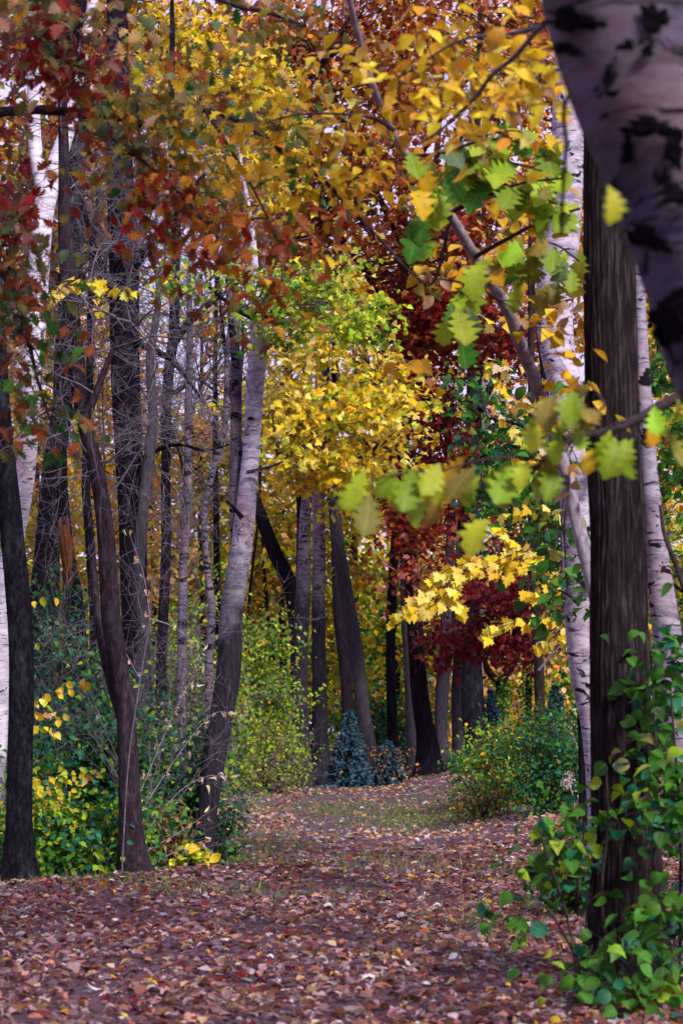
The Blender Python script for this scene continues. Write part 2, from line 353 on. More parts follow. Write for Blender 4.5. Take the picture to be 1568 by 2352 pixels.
class Tree:
    """root Empty > trunk, limb ..., twigs, crown, leaf ..."""
    def __init__(s, name, label, pts, d, mat, cat='tree', group=None, seg=20, ridges=0, rdepth=0, amp=.05, dscale=None, flare=.5, rings=None, to_ground=True, part='trunk', grow=1.0):
        s.mat = mat; s.d = d; s.twigs = MB(); s.leaves = MB(); s.nodes = []; s.nrad = []; s.parts = []
        ds = np.interp(np.arange(len(pts)), np.linspace(0, len(pts) - 1, len(np.atleast_1d(d))), np.atleast_1d(d))
        path = [W(p[0], p[1], dd) for p, dd in zip(pts, ds)]; rad = [p[2] * dd / F_PX / 2 for p, dd in zip(pts, ds)]
        if to_ground:
            g = float(ground(path[0][0], path[0][1]))
            while len(path) > 2 and path[1][2] < g + .05: path.pop(0); rad.pop(0)
            if path[0][2] > g - .1:
                b = path[0].copy(); b[2] = g - .12; b[0] += (path[0][0] - path[1][0]) * .2; path.insert(0, b); rad.insert(0, rad[0] * 1.1)
            s.base = np.array([path[0][0], path[0][1], float(ground(path[0][0], path[0][1]))])
        else: s.base = path[0].copy()
        for q in range(2, len(path) - 1): path[q] = path[q] + rng.normal(0, 1, 3) * (.35, .35, 0) * rad[q] * min(1.0, 12 / F_PX * ds[0] / rad[q] / 2)
        if grow:
            dv = norm(path[-1] - path[-2]); dv = norm(dv + np.array([0, 0, .6])); k = grow * max(1.5, rad[-1] * 40)
            path += [path[-1] + dv * k * .5 + rng.normal(0, .08, 3) * k * .3, path[-1] + dv * k]; rad += [rad[-1] * .6, rad[-1] * .15]
        if ds[0] > 31: seg = min(seg, 14); ridges = 0; rings = rings or 46
        s.root = thing(name, label, cat, s.base, group)
        s.tube_part(part, path, rad, seg, mat, ridges, rdepth, amp, flare if to_ground else 0, rings)
    def tube_part(s, name, path, rad, seg, mat, ridges=0, rdepth=0, amp=.05, flare=0, rings=None):
        L = float(np.sum(np.linalg.norm(np.diff(np.asarray(path), axis=0), axis=1)))
        n = rings or int(np.clip(L / .16, 10, 80))
        pp = catmull(path, n); rr = np.maximum(catmull(np.asarray(rad)[:, None], n)[:, 0], .004)
        if flare:
            h = pp[:, 2] - s.base[2]; rr = rr * (1 + flare * np.exp(-np.maximum(h, 0) / (2.2 * rr[0])))
        b = MB(); sd = int(rng.integers(1e6)); lf = lumpy(sd, amp, ridges, rdepth)
        if flare:
            ph = rng.uniform(0, 6.28, 2); r0 = float(rr[-1] * 0 + np.median(rr)); l0 = lf
            lf = lambda th, q: l0(th, q) + flare * .8 * np.exp(-q / (1.6 * r0)) * (np.maximum(0, np.sin(2.5 * th + ph[0])) ** 1.5 + .7 * np.maximum(0, np.sin(4 * th + ph[1])) ** 2)
        b.add(*tube(pp, rr, seg, lf))
        link(name, b.mesh(name, mat, s.base), s.root)
        k = max(1, n // 40); s.nodes.append(pp[::k]); s.nrad.append(rr[::k])
    def limb(s, pts, d=None, mat=None, seg=10, amp=.05, name='limb', **kw):
        d = s.d if d is None else d
        ds = np.interp(np.arange(len(pts)), np.linspace(0, len(pts) - 1, len(np.atleast_1d(d))), np.atleast_1d(d))
        s.tube_part(name, [W(p[0], p[1], q) for p, q in zip(pts, ds)], [p[2] * q / F_PX / 2 for p, q in zip(pts, ds)], seg, mat or s.mat, amp=amp, **kw); return s
    def skel(s): return np.concatenate(s.nodes)
    def crown(s, blobs, palette, kind='oval', size=.09, per=24, spread=(.35, .35, .18), parts=0, coher=.7, twig_r=.006, down=(.1, 1.3), low=True, srange=(.7, 1.25)):
        """blobs: (px, py, rx_px, ry_px, d, rd, clumps)"""
        p = pal(palette); A = []
        sk = s.skel(); sk = sk[sk[:, 2] > s.base[2] + .4] if low else sk
        for px, py, rx, ry, d, rd, n in blobs:
            c = W(px, py, d); R = np.array([rx * d / F_PX, rd, ry * d / F_PX])
            m_ = max(2, n // 4); sub = np.clip(rng.normal(0, .50, (m_, 3)), -1.25, 1.25)
            u = sub[rng.integers(0, m_, n)] + rng.normal(0, 1, (n, 3)) * (.26, .26, .12); cc = c + u * R
            for q in cc:
                i = int(np.argmin(np.sum((sk - q) ** 2 * (1, 1, 1.6), 1) + rng.uniform(0, .6, len(sk)) * np.min(np.linalg.norm(sk - q, axis=1))))
                L = np.linalg.norm(sk[i] - q)
                k_ = 4 if d > 30 else 6
                if L > .05: s.twigs.add(*tube(bend_path(sk[i], q, k_, .10, .10), np.linspace(twig_r * (1 + .35 * L), twig_r * .45, k_), 3 if d > 30 else 4))
                for _ in range(1 if d > 30 else 2):
                    e = q + rng.normal(0, 1, 3) * spread * 1.1; s.twigs.add(*tube(bend_path(q, e, 4, .05, .1), np.linspace(twig_r * .5, twig_r * .25, 4), 3))
            pos = np.repeat(cc, per, 0) + rng.normal(0, 1, (n * per, 3)) * spread
            A.append((pos, colours(p, n, coher, per)))
        pos = np.concatenate([x[0] for x in A]); cl = np.concatenate([x[1] for x in A]); n = len(pos)
        tip, nr = droop(n, down); sz = size * rng.uniform(*srange, n)
        keep = pos[:, 2] > ground(pos[:, 0], pos[:, 1]) + .03
        pos, cl, tip, nr, sz = pos[keep], cl[keep], tip[keep], nr[keep], sz[keep]
        if parts:
            X, Y = project(pos); vis = (X > -20) & (X < 1590) & (Y > -20) & (Y < 2370)
            sc = np.where(vis, sz / pos[:, 1], 0); order = np.argsort(-sc)[:parts]; order = order[sc[order] > 0]
            leaf_parts(s.root, s.base, kind, pos[order], tip[order], nr[order], sz[order], cl[order])
            rest = np.ones(len(pos), bool); rest[order] = False
            pos, cl, tip, nr, sz = pos[rest], cl[rest], tip[rest], nr[rest], sz[rest]
        if len(pos): add_leaves(s.leaves, kind, pos, tip, nr, sz, cl)
        return s
    def sprays(s, lines, palette, kind, size, step, d=None, parts=True, droopy=(.3, 1.0), jitter=.03, twig_r=.005, pair=True, coher=.3, mat=None):
        """leaves set along drawn twigs: lines of picture points"""
        p = pal(palette); P_, T_ = [], []
        for ln in lines:
            dd = ln[0]; pp = catmull([W(x, y, dd + (ln[2] if len(ln) > 2 else 0) * i) for i, (x, y) in enumerate(ln[1])], 24)
            L = np.sum(np.linalg.norm(np.diff(pp, axis=0), axis=1)); s.twigs.add(*tube(pp, np.linspace(twig_r * 1.6, twig_r * .5, 24), 5))
            k = max(3, int(L / step)); q = catmull(pp, k); tg = norm(np.gradient(q, axis=0))
            for i in range(k):
                for sg in ((-1, 1) if pair else (1 if i % 2 else -1,)):
                    sd = norm(np.cross(tg[i], (0, 0, 1.))) * sg
                    P_.append(q[i] + rng.normal(0, jitter, 3)); T_.append(sd * rng.uniform(.2, 1) + tg[i] * rng.uniform(0, .9) + np.array([0, 0, -rng.uniform(*droopy)]))
        pos = np.array(P_); tip = np.array(T_); n = len(pos); nr = rng.normal(0, .45, (n, 3)); nr[:, 2] += .55; nr[:, 1] -= 1.0
        sz = size * rng.uniform(.7, 1.2, n); cl = colours(p, n, coher, 1)
        if parts: leaf_parts(s.root, s.base, kind, pos, tip, nr, sz, cl)
        else: add_leaves(s.leaves, kind, pos, tip, nr, sz, cl)
        return s
    def bare(s, starts, length, depth=3, kids=4, r=.014, up=.2, spread=1.0):
        """dead branching: starts are world points"""
        def grow(p, dr, L, r, k):
            n = 5 if r > .008 else 4; pts = [p]; q = p; dv = dr
            for i in range(n):
                dv = norm(dv + rng.normal(0, .22, 3) + np.array([0, 0, .03])); q = q + dv * L / n; pts.append(q)
            pts = np.array(pts); s.twigs.add(*tube(pts, np.linspace(r, r * .4, n + 1), 4 if r > .008 else 3))
            if k > 0:
                for _ in range(kids):
                    i = rng.integers(2, n + 1); grow(pts[i], norm(dv + rng.normal(0, .75 * spread, 3)), L * rng.uniform(.4, .75), max(r * .55, .0032), k - 1)
        for p in starts: grow(p, norm(rng.normal(0, 1, 3) * (1, .8, .5) + np.array([0, -.2, up])), length * rng.uniform(.6, 1.2), r, depth)
        return s
    def done(s, twig_mat=None):
        if s.twigs.n: link('twigs', s.twigs.mesh('twigs', twig_mat or B_TWIGD, s.base), s.root, kind='stuff')
        if s.leaves.n: link('crown', s.leaves.mesh('crown', LEAF, s.base), s.root, kind='stuff')
        return s

# ------------------------------------------------------------------ ground
xs = np.unique(np.r_[np.linspace(-400, -30, 14), np.linspace(-30, -7, 30), np.linspace(-7, 7, 90), np.linspace(7, 30, 30), np.linspace(30, 400, 14)])
ys = np.unique(np.r_[np.linspace(-60, 4, 16), np.linspace(4, 45, 170), np.linspace(45, 80, 60), np.linspace(80, 900, 30)])
X, Y = np.meshgrid(xs, ys); v = np.stack([X, Y, ground(X, Y)], -1).reshape(-1, 3); nx = len(xs)
i, j = np.meshgrid(np.arange(len(ys) - 1), np.arange(nx - 1), indexing='ij'); q = (i * nx + j).ravel()
b = MB(); b.add(v, np.stack([q, q + 1, q + nx + 1, q + nx], 1))
forest_floor = link('ground', b.mesh('ground', SOIL)); forest_floor['kind'] = 'structure'
forest_floor['label'] = 'leaf strewn woodland path and forest floor'

def scatter(n, y0, y1, power=1.0):
    y = (y0 ** power + rng.random(n) * (y1 ** power - y0 ** power)) ** (1 / power)
    x = (rng.random(n) * 2 - 1) * (y * .171 * 1.25 + .5); return x, y
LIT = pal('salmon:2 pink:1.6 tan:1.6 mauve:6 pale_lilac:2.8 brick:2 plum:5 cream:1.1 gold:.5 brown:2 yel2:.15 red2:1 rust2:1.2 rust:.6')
def litter(n, y0, y1, size, power, kinds, thin):
    x, y = scatter(n, y0, y1, power)
    off = np.abs(x - path_x(y)); w = np.where(y < 20, 1.1, .8)
    keep = rng.random(n) < np.where(off < w, thin, 1.0) * (.55 + .45 * sstep(-.55, .25, np.sin(x * 1.7 + 2 * np.sin(y * .8)) * np.sin(y * .9 + x) + .5 * np.sin(3.1 * x - 1.3 * y)))
    keep &= ~((y > 34) & (y < 46) & (np.abs(x - .9) < 1.8) & (rng.random(n) < .55))
    x, y = x[keep], y[keep]; n = len(x)
    pos = np.stack([x, y, ground(x, y) + rng.uniform(.004, .035, n)], 1)
    th = rng.uniform(0, 6.283, n); tip = np.stack([np.cos(th), np.sin(th), rng.normal(0, .22, n)], 1)
    nr = rng.normal(0, .45, (n, 3)); nr[:, 2] = 1
    k, w = LIT; cl = k[rng.choice(len(k), n, p=w)] * rng.lognormal(-.15, .42, (n, 1)) 
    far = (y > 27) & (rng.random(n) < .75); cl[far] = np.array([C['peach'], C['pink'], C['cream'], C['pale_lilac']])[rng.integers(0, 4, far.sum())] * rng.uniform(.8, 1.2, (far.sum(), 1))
    return pos, tip, nr, size * rng.uniform(.45, 1.45, n), np.clip(cl, .01, .85), rng.choice(len(kinds), n, p=[.07, .17, .26, .10, .40])
kinds = ['maple', 'oak', 'oval', 'dry']
lb = MB(); cand = []
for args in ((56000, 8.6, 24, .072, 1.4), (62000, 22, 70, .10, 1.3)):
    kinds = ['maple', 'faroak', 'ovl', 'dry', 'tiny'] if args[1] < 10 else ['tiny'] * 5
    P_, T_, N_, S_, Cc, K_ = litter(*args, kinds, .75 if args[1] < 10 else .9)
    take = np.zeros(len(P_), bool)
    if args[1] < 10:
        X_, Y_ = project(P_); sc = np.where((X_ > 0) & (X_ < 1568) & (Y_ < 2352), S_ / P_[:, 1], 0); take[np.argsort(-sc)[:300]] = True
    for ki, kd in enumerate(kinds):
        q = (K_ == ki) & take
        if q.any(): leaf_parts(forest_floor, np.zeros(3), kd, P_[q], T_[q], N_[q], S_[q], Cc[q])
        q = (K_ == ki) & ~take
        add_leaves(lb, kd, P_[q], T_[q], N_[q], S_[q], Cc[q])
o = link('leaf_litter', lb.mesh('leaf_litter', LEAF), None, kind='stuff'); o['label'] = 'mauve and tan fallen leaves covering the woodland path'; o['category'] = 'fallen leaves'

def grass(name, label, patches, palette, h):
    g = MB(); k, w = pal(palette)
    for px, d, rx, rd, n in patches:
        c = W(px, 1700, d); x = c[0] + rng.normal(0, rx, n); y = d + rng.normal(0, rd, n); z = ground(x, y)
        hh = h * rng.uniform(.4, 1.2, n); th = rng.uniform(0, 6.28, n); le = rng.normal(0, .5, (n, 2)) * hh[:, None]
        b0 = np.stack([x, y, z - .01], 1); s = np.stack([np.cos(th), np.sin(th), np.zeros(n)], 1) * (.0045 + .00012 * d)
        tp = b0 + np.concatenate([le, hh[:, None]], 1); v = np.stack([b0 - s, b0 + s, tp], 1).reshape(-1, 3)
        cl = np.repeat(k[rng.choice(len(k), n, p=w)] * rng.lognormal(0, .2, (n, 1)), 3, 0); g.add(v, np.arange(3 * n).reshape(-1, 3), cl)
    o = link(name, g.mesh(name, LEAF), None, kind='stuff'); o['label'] = label; o['category'] = 'grass'
grass('grass', 'thin short grass along the woodland path', [(880, 40, 1.5, 2.2, 2800), (980, 36, .7, 1.6, 2200), (620, 30, .5, 2, 1200), (520, 25, .18, .9, 1500), (1000, 21.5, 1.2, .7, 900), (1120, 15, .5, 1.4, 700), (430, 18.3, 1.0, .4, 700), (700, 21, 1.2, .5, 500), (720, 40, 1.5, 3, 800)], 'sage:2 grn:1.5 oli2 tan:.8 lime2:.3', .11)

# ------------------------------------------------------------------ trees, left to right
T = Tree('oak_tree', 'dark flaky-barked tree at the left picture edge, in front of the white birch', [(45, 2040, 66), (44, 1850, 56), (47, 1500, 55), (29, 1225, 54), (12, 1000, 45), (-5, 800, 40), (-25, 500, 36), (-40, 100, 32), (-50, -150, 28)], 19, B_OAK, seg=40, ridges=22, rdepth=.10)
T.done()
T = Tree('birch_tree', 'white birch with a forked top behind the dark leftmost trunk', [(-25, 1900, 62), (-8, 1600, 54), (-6, 1490, 52), (20, 1300, 50), (55, 1100, 46), (72, 900, 48), (82, 720, 50), (98, 520, 48), (114, 430, 48), (140, 340, 40), (163, 270, 36), (185, 170, 30), (205, 30, 26), (220, -150, 20)], 20.5, BIRCH, seg=28)
T.limb([(108, 460, 38), (88, 380, 32), (80, 320, 31), (76, 200, 28), (72, 50, 24), (70, -150, 20)], 20.5, seg=20).done()
SMOOTH = T = Tree('smooth_tree', 'smooth purple-brown trunk bending left, rooted at the leafy path edge', [(320, 2045, 66), (306, 1950, 54), (298, 1826, 48), (287, 1635, 40), (275, 1525, 41), (254, 1416, 44), (241, 1225, 41), (228, 1100, 38), (195, 950, 38), (170, 800, 38), (157, 650, 37), (150, 500, 30), (148, 350, 26), (145, 150, 22), (145, -100, 18)], 19.3, B_SMOOTH, seg=40, ridges=13, rdepth=.06, amp=.09)
T.limb([(290, 1670, 30), (262, 1590, 24), (240, 1500, 22), (222, 1400, 18), (214, 1290, 15)], [19.3, 19.6, 20], seg=14)
T.limb([(180, 850, 20), (140, 760, 16), (112, 720, 12), (70, 690, 9)], 19.3)
T.limb([(200, 960, 22), (230, 880, 16), (262, 800, 12), (300, 740, 9)], 19.0)
sk = T.skel(); sk = sk[(sk[:, 2] > 3) & (sk[:, 2] < 8.5)]
T.bare(sk[rng.integers(0, len(sk), 26)], 1.2, 3, 4, .012)

T = Tree('dark_tree', 'broad dark blackish trunk far back, left of the torn orange wood', [(96, 1740, 100), (100, 1500, 80), (104, 1389, 74), (110, 1225, 54), (122, 1100, 52), (150, 900, 48), (165, 700, 45), (180, 400, 40), (190, 0, 34), (195, -150, 30)], 33, B_DARK, seg=24, ridges=14, rdepth=.08)
sk = T.skel(); sk = sk[(sk[:, 2] > 4) & (sk[:, 2] < 11)]; T.bare(sk[rng.integers(0, len(sk), 14)], 1.8, 3, 4, .014); T.done(B_TWIG)
T = Tree('torn_tree', 'trunk torn open to orange bare wood among the left trunks', [(172, 1680, 48), (176, 1500, 42), (172, 1390, 38), (155, 1280, 32), (146, 1200, 30), (140, 1050, 26), (138, 850, 22), (150, 600, 18)], 30, B_DARK, seg=24, ridges=12, rdepth=.10)
for du, y0, y1, rr_ in ((-11, 1215, 1345, .034), (-5, 1188, 1410, .040), (2, 1206, 1372, .042), (8, 1180, 1440, .038), (13, 1222, 1392, .030)):
    b = MB(); yy = np.linspace(y0, y1, 14); cx = np.interp(yy, [1195, 1280, 1390, 1440], [145, 155, 170, 175])
    pp = np.array([W(c_ + du, y_, 29.89 + abs(du) * .006) for c_, y_ in zip(cx, yy)])
    b.add(*tube(pp, rr_ * np.interp(np.arange(14), [0, 1, 8, 13], [.55, 1, .9, .12]), 8, lumpy(int(50 + du), .2, 5, .3))); link('bare_wood', b.mesh('bare_wood', B_WOOD, T.base), T.root)
T.done()
T = Tree('slim_tree', 'slim dark trunk just right of the torn orange wood', [(222, 1690, 36), (221, 1500, 29), (218, 1400, 26), (206, 1250, 22), (200, 1100, 20), (205, 900, 18), (212, 600, 15)], 31, B_DARK, seg=16, ridges=10, rdepth=.08).done()
T = Tree('large_tree', 'massive dark upright trunk wrapped in bare tangled twigs', [(322, 1720, 66), (310, 1400, 60), (300, 1200, 62), (292, 1000, 66), (283, 800, 66), (280, 600, 68), (278, 450, 64), (275, 250, 58), (270, 50, 50), (268, -150, 45)], 29, B_DARK, seg=36, ridges=18, rdepth=.09)
T.limb([(285, 640, 30), (325, 590, 22), (365, 545, 17), (420, 470, 13), (470, 400, 9)], [29, 28.5, 28])
T.limb([(280, 700, 26), (245, 640, 20), (215, 560, 16), (190, 470, 12)], [29, 28.5, 28.3])
T.limb([(300, 770, 22), (340, 800, 16), (385, 820, 13), (430, 870, 9), (470, 930, 7)], [29, 28.4, 28])
T.limb([(300, 1080, 18), (350, 1040, 12), (410, 1020, 9), (470, 1035, 7), (530, 1020, 5)], [29, 28, 27.5])
T.limb([(280, 560, 22), (310, 470, 16), (340, 410, 12), (360, 340, 9)], [29, 28.4, 28])
sk = T.skel(); sk = sk[(sk[:, 2] > 4.2) & (sk[:, 2] < 10.5)]
T.bare(sk[rng.integers(0, len(sk), 56)], 1.35, 3, 4, .012); T.done(B_TWIG)
T = Tree('grey_tree', 'slender grey trunk right beside the massive twig-wrapped trunk', [(334, 1760, 34), (324, 1600, 31), (327, 1450, 29), (316, 1340, 28), (328, 1225, 27), (331, 1100, 25), (350, 960, 23), (345, 820, 20), (364, 690, 15), (358, 560, 10)], 27.5, B_GREY, seg=20)
sk = T.skel(); sk = sk[sk[:, 2] > 4]; T.bare(sk[rng.integers(0, len(sk), 12)], 1.0, 3, 4, .01); T.done(B_TWIG)
T = Tree('forked_tree', 'dark slim trunk with a rising right fork against the bright sky gap', [(368, 1740, 28), (374, 1500, 25), (380, 1250, 23), (383, 1000, 22), (388, 870, 24), (401, 760, 24), (405, 650, 24), (402, 500, 20), (398, 300, 16), (396, 100, 13)], 31, B_DARK, seg=16, ridges=9, rdepth=.07)
T.limb([(398, 790, 22), (425, 752, 20), (450, 725, 18), (478, 700, 15), (520, 670, 10), (560, 640, 7)], 31)
T.limb([(386, 900, 14), (410, 900, 11), (440, 870, 9), (470, 880, 7), (500, 905, 5)], [31, 30.5, 30])
T.limb([(384, 960, 14), (402, 1010, 9), (420, 1070, 7)], 31)
T.limb([(402, 700, 14), (370, 650, 11), (350, 600, 9), (340, 540, 7)], [31, 30.6])
sk = T.skel(); sk = sk[sk[:, 2] > 5]; T.bare(sk[rng.integers(0, len(sk), 46)], 1.5, 3, 4, .012); T.done(B_TWIGD)
T = Tree('birch_tree', 'thin straight grey birch left of the leaning birch', [(414, 1770, 26), (418, 1500, 22), (422, 1300, 21), (427, 1100, 20), (432, 900, 18), (436, 750, 16), (434, 640, 12), (444, 540, 7), (440, 470, 4)], 36, BIRCH_THIN, seg=16, grow=.3)
sk = T.skel(); sk = sk[sk[:, 2] > 4]; T.bare(sk[rng.integers(0, len(sk), 10)], 1.1, 2, 3, .01); T.done(B_TWIG)
T = Tree('birch_tree', 'thin crooked birch with an S-bend beside the leaning birch', [(478, 1760, 22), (482, 1600, 20), (484, 1496, 19), (489, 1400, 18), (479, 1320, 16), (471, 1200, 15), (478, 1120, 15), (495, 1060, 15), (512, 1000, 15), (520, 930, 13), (522, 800, 11), (534, 680, 8), (526, 560, 4)], 38, BIRCH_THIN, seg=14, grow=.3).done()
LEAN = T = Tree('birch_tree', 'leaning twin-stemmed birch, ridged grey foot and white peeling top', [(460, 1995, 52), (467, 1955, 46), (480, 1819, 52), (498, 1682, 55), (522, 1546, 55), (533, 1409, 52), (548, 1300, 50), (561, 1187, 47), (577, 1022, 40), (587, 886, 42), (593, 804, 40), (590, 722, 29), (586, 640, 22), (577, 540, 15), (563, 440, 10), (548, 340, 6)], 24, BIRCH_MIX, seg=44, ridges=20, rdepth=.045, rings=160, flare=.35, grow=.25)
T.limb([(549, 1290, 30), (541, 1150, 32), (542, 1022, 29), (543, 900, 25), (540, 800, 22), (533, 722, 23), (526, 650, 18), (517, 560, 13), (512, 470, 8), (500, 390, 4)], [24.1, 24.3], BIRCH_THIN, seg=20)
T.limb([(566, 1085, 9), (620, 1072, 6), (650, 1060, 4)], 23.8, B_TWIGD); T.limb([(590, 735, 14), (545, 712, 12), (505, 680, 9), (470, 650, 7)], 23.7, B_DARK); T.limb([(557, 1190, 13), (540, 1170, 9), (520, 1150, 7)], 23.8, B_DARK)
sk = T.skel(); sk = sk[(sk[:, 2] > 4.0) & (sk[:, 2] < 7)]; T.bare(sk[rng.integers(0, len(sk), 12)], .9, 2, 3, .007)
T = Tree('slim_tree', 'short dark trunk partly hidden behind the leaning birch foot', [(540, 1830, 28), (541, 1700, 22), (543, 1550, 20), (546, 1400, 18), (548, 1200, 15), (550, 900, 12)], 45, B_DARK, seg=16, ridges=9, rdepth=.08).done()
T = Tree('leaning_tree', 'dark trunk leaning far left from behind the pair of birches', [(688, 1800, 42), (686, 1600, 38), (679, 1450, 36), (668, 1345, 34), (632, 1266, 33), (594, 1176, 29), (570, 1100, 24), (548, 1000, 19), (530, 880, 15)], 51, B_DARK, seg=18, ridges=10, rdepth=.07).done()
GP = 'birches standing at the far bend of the path'
T = Tree('birch_tree', 'left one of the two upright birches at the path bend', [(691, 1806, 44), (692, 1650, 37), (689, 1500, 36), (694, 1350, 33), (703, 1200, 27), (706, 1100, 26), (708, 900, 24), (710, 700, 20), (712, 500, 16), (714, 100, 12)], 50, BIRCH_LOW, group=GP, seg=20).done()
T = Tree('birch_tree', 'right one of the two upright birches, left of the blue spruce', [(739, 1800, 42), (736, 1700, 34), (734, 1500, 32), (733, 1300, 30), (731, 1150, 25), (733, 1000, 22), (735, 800, 20), (737, 500, 16), (738, 100, 12)], 52, BIRCH_LOW, group=GP, seg=20).done()
T = Tree('pine_tree', 'grey ridged trunk leaning right, just above the blue spruce', [(853, 1790, 42), (838, 1650, 33), (818, 1500, 32), (797, 1380, 32), (778, 1250, 30), (763, 1100, 26), (755, 1000, 24), (745, 800, 20), (740, 500, 16)], 56, B_GREY, seg=22, ridges=12, rdepth=.06).done()
T = Tree('slim_tree', 'brown slim trunk behind the blue spruce', [(800, 1790, 32), (797, 1600, 27), (786, 1480, 26), (778, 1400, 24), (770, 1250, 20), (764, 1000, 16)], 61, B_SMOOTH, seg=16).done()
T = Tree('grey_tree', 'slim grey trunk hugging the dark leaning trunk', [(950, 1790, 30), (944, 1650, 26), (937, 1500, 22), (932, 1400, 20), (928, 1250, 18), (924, 1000, 15)], 57, B_GREY, seg=16, ridges=8, rdepth=.04).done()
RUSSET = T = Tree('dark_tree', 'tall nearly black trunk leaning left, rising into the red foliage', [(988, 1800, 52), (979, 1700, 43), (968, 1600, 40), (955, 1450, 36), (945, 1300, 34), (935, 1150, 32), (926, 1000, 30), (924, 850, 29), (922, 700, 26), (920, 450, 22), (918, 100, 18)], 52, B_DARK, seg=26, ridges=12, rdepth=.07)
T = Tree('pine_tree', 'pale ridged trunk curving up between two dark trunks', [(1018, 1775, 30), (1012, 1680, 28), (1012, 1600, 30), (1020, 1500, 29), (1026, 1420, 27), (1032, 1300, 23), (1036, 1100, 18)], 57, B_GREY, seg=20, ridges=10, rdepth=.07).done()
CRIMSON = T = Tree('dark_tree', 'thick dark trunk below the bright yellow spray', [(1084, 1765, 68), (1080, 1680, 57), (1074, 1560, 58), (1070, 1436, 58), (1072, 1300, 50), (1078, 1150, 44), (1085, 950, 38), (1090, 700, 30), (1092, 300, 22)], 54, B_OAK, seg=30, ridges=16, rdepth=.07)
T = Tree('slim_tree', 'narrow grey trunk leaning on the foot of the thick dark one', [(1055, 1785, 32), (1050, 1680, 25), (1048, 1600, 23), (1046, 1500, 18), (1044, 1400, 14)], 52, B_GREY, seg=14, ridges=8, rdepth=.05).done()
T = Tree('forked_tree', 'small Y-forked ivy-clad tree in the glowing gap', [(1148, 1740, 28), (1147, 1641, 24), (1147, 1573, 22), (1132, 1556, 18), (1119, 1538, 16), (1100, 1480, 14), (1090, 1400, 12)], 66, B_DARK, seg=14)
T.limb([(1147, 1582, 20), (1158, 1556, 17), (1172, 1537, 15), (1190, 1500, 12), (1200, 1430, 10)], 66)
T.crown([(1147, 1610, 14, 60, 65.8, .3, 40)], 'lime2 grn:2 grn2', 'oval', .13, 10, (.15, .15, .2)); T.done()
T = Tree('slim_tree', 'ivy-clad thin trunk right of the Y-forked tree', [(1213, 1730, 18), (1211, 1650, 16), (1210, 1550, 15), (1208, 1400, 12)], 62, B_DARK, seg=12)
T.crown([(1211, 1600, 12, 80, 61.8, .3, 40)], 'lime2 grn:2 grn2', 'oval', .13, 10, (.13, .13, .2)); T.done()
T = Tree('slim_tree', 'thin brown trunk standing in the green bush on the right bank', [(1252, 1860, 36), (1246, 1800, 27), (1241, 1690, 25), (1233, 1498, 24), (1226, 1362, 22), (1222, 1200, 20), (1220, 1000, 18), (1218, 700, 14)], 35, bark('bark_brown', (0.0072, 0.0050, 0.0054), (0.0270, 0.0187, 0.0180), (0.0576, 0.0432, 0.0432), 30, 6, .8), seg=18, ridges=9, rdepth=.06)
T.limb([(1232, 1480, 7), (1262, 1455, 4), (1290, 1440, 3)], 34.6, B_TWIG); T.limb([(1236, 1540, 7), (1270, 1500, 4), (1300, 1470, 3)], 34.5, B_TWIG); T.done(B_TWIG)
T = Tree('birch_tree', 'bright white crooked birch left of the near dark trunk', [(1400, 2000, 84), (1372, 1690, 78), (1350, 1550, 76), (1335, 1416, 78), (1325, 1225, 76), (1318, 1050, 76), (1300, 886, 78), (1278, 800, 80), (1268, 694, 86), (1285, 560, 80), (1303, 450, 76), (1300, 328, 76), (1305, 164, 70), (1312, 0, 66), (1322, -200, 58)], 17, birch('birch_bark_bright', (.46, .41, .50), (.17, .14, .19), None, .585, .9), seg=36, amp=.06)
T.limb([(1330, 1390, 10), (1305, 1365, 8), (1280, 1355, 5)], 16.8, B_TWIGD); T.done()
T = Tree('birch_tree', 'pale birch stem glimpsed at the top edge between red leaves', [(1088, 1770, 50), (1084, 1400, 48), (1098, 900, 46), (1128, 300, 44), (1141, 0, 44), (1146, -200, 40)], 60, BIRCH, seg=18).done()
T = Tree('birch_tree', 'mottled grey birch right of the near dark trunk', [(1605, 2000, 78), (1570, 1750, 70), (1538, 1500, 66), (1521, 1389, 62), (1501, 1225, 48), (1488, 1080, 40), (1480, 950, 36), (1470, 800, 30), (1465, 600, 24)], 13.6, BIRCH_OLD, seg=32)
T.limb([(1600, 1440, 14), (1568, 1345, 13), (1545, 1280, 12), (1524, 1225, 10), (1515, 1160, 7)], 13.0, B_TWIGD); T.done()
T = Tree('near_tree', 'near dark trunk with long bark ridges and green vine at its foot', [(1440, 2260, 168), (1437, 2100, 150), (1437, 1950, 142), (1435, 1826, 138), (1424, 1500, 130), (1417, 1225, 123), (1410, 1000, 122), (1403, 803, 121), (1401, 612, 120), (1398, 400, 118), (1395, 200, 112), (1392, 0, 108), (1390, -300, 100)], 12.3, B_NEAR, seg=130, ridges=34, rdepth=.11, rings=260, amp=.03, flare=.35)
T.done()

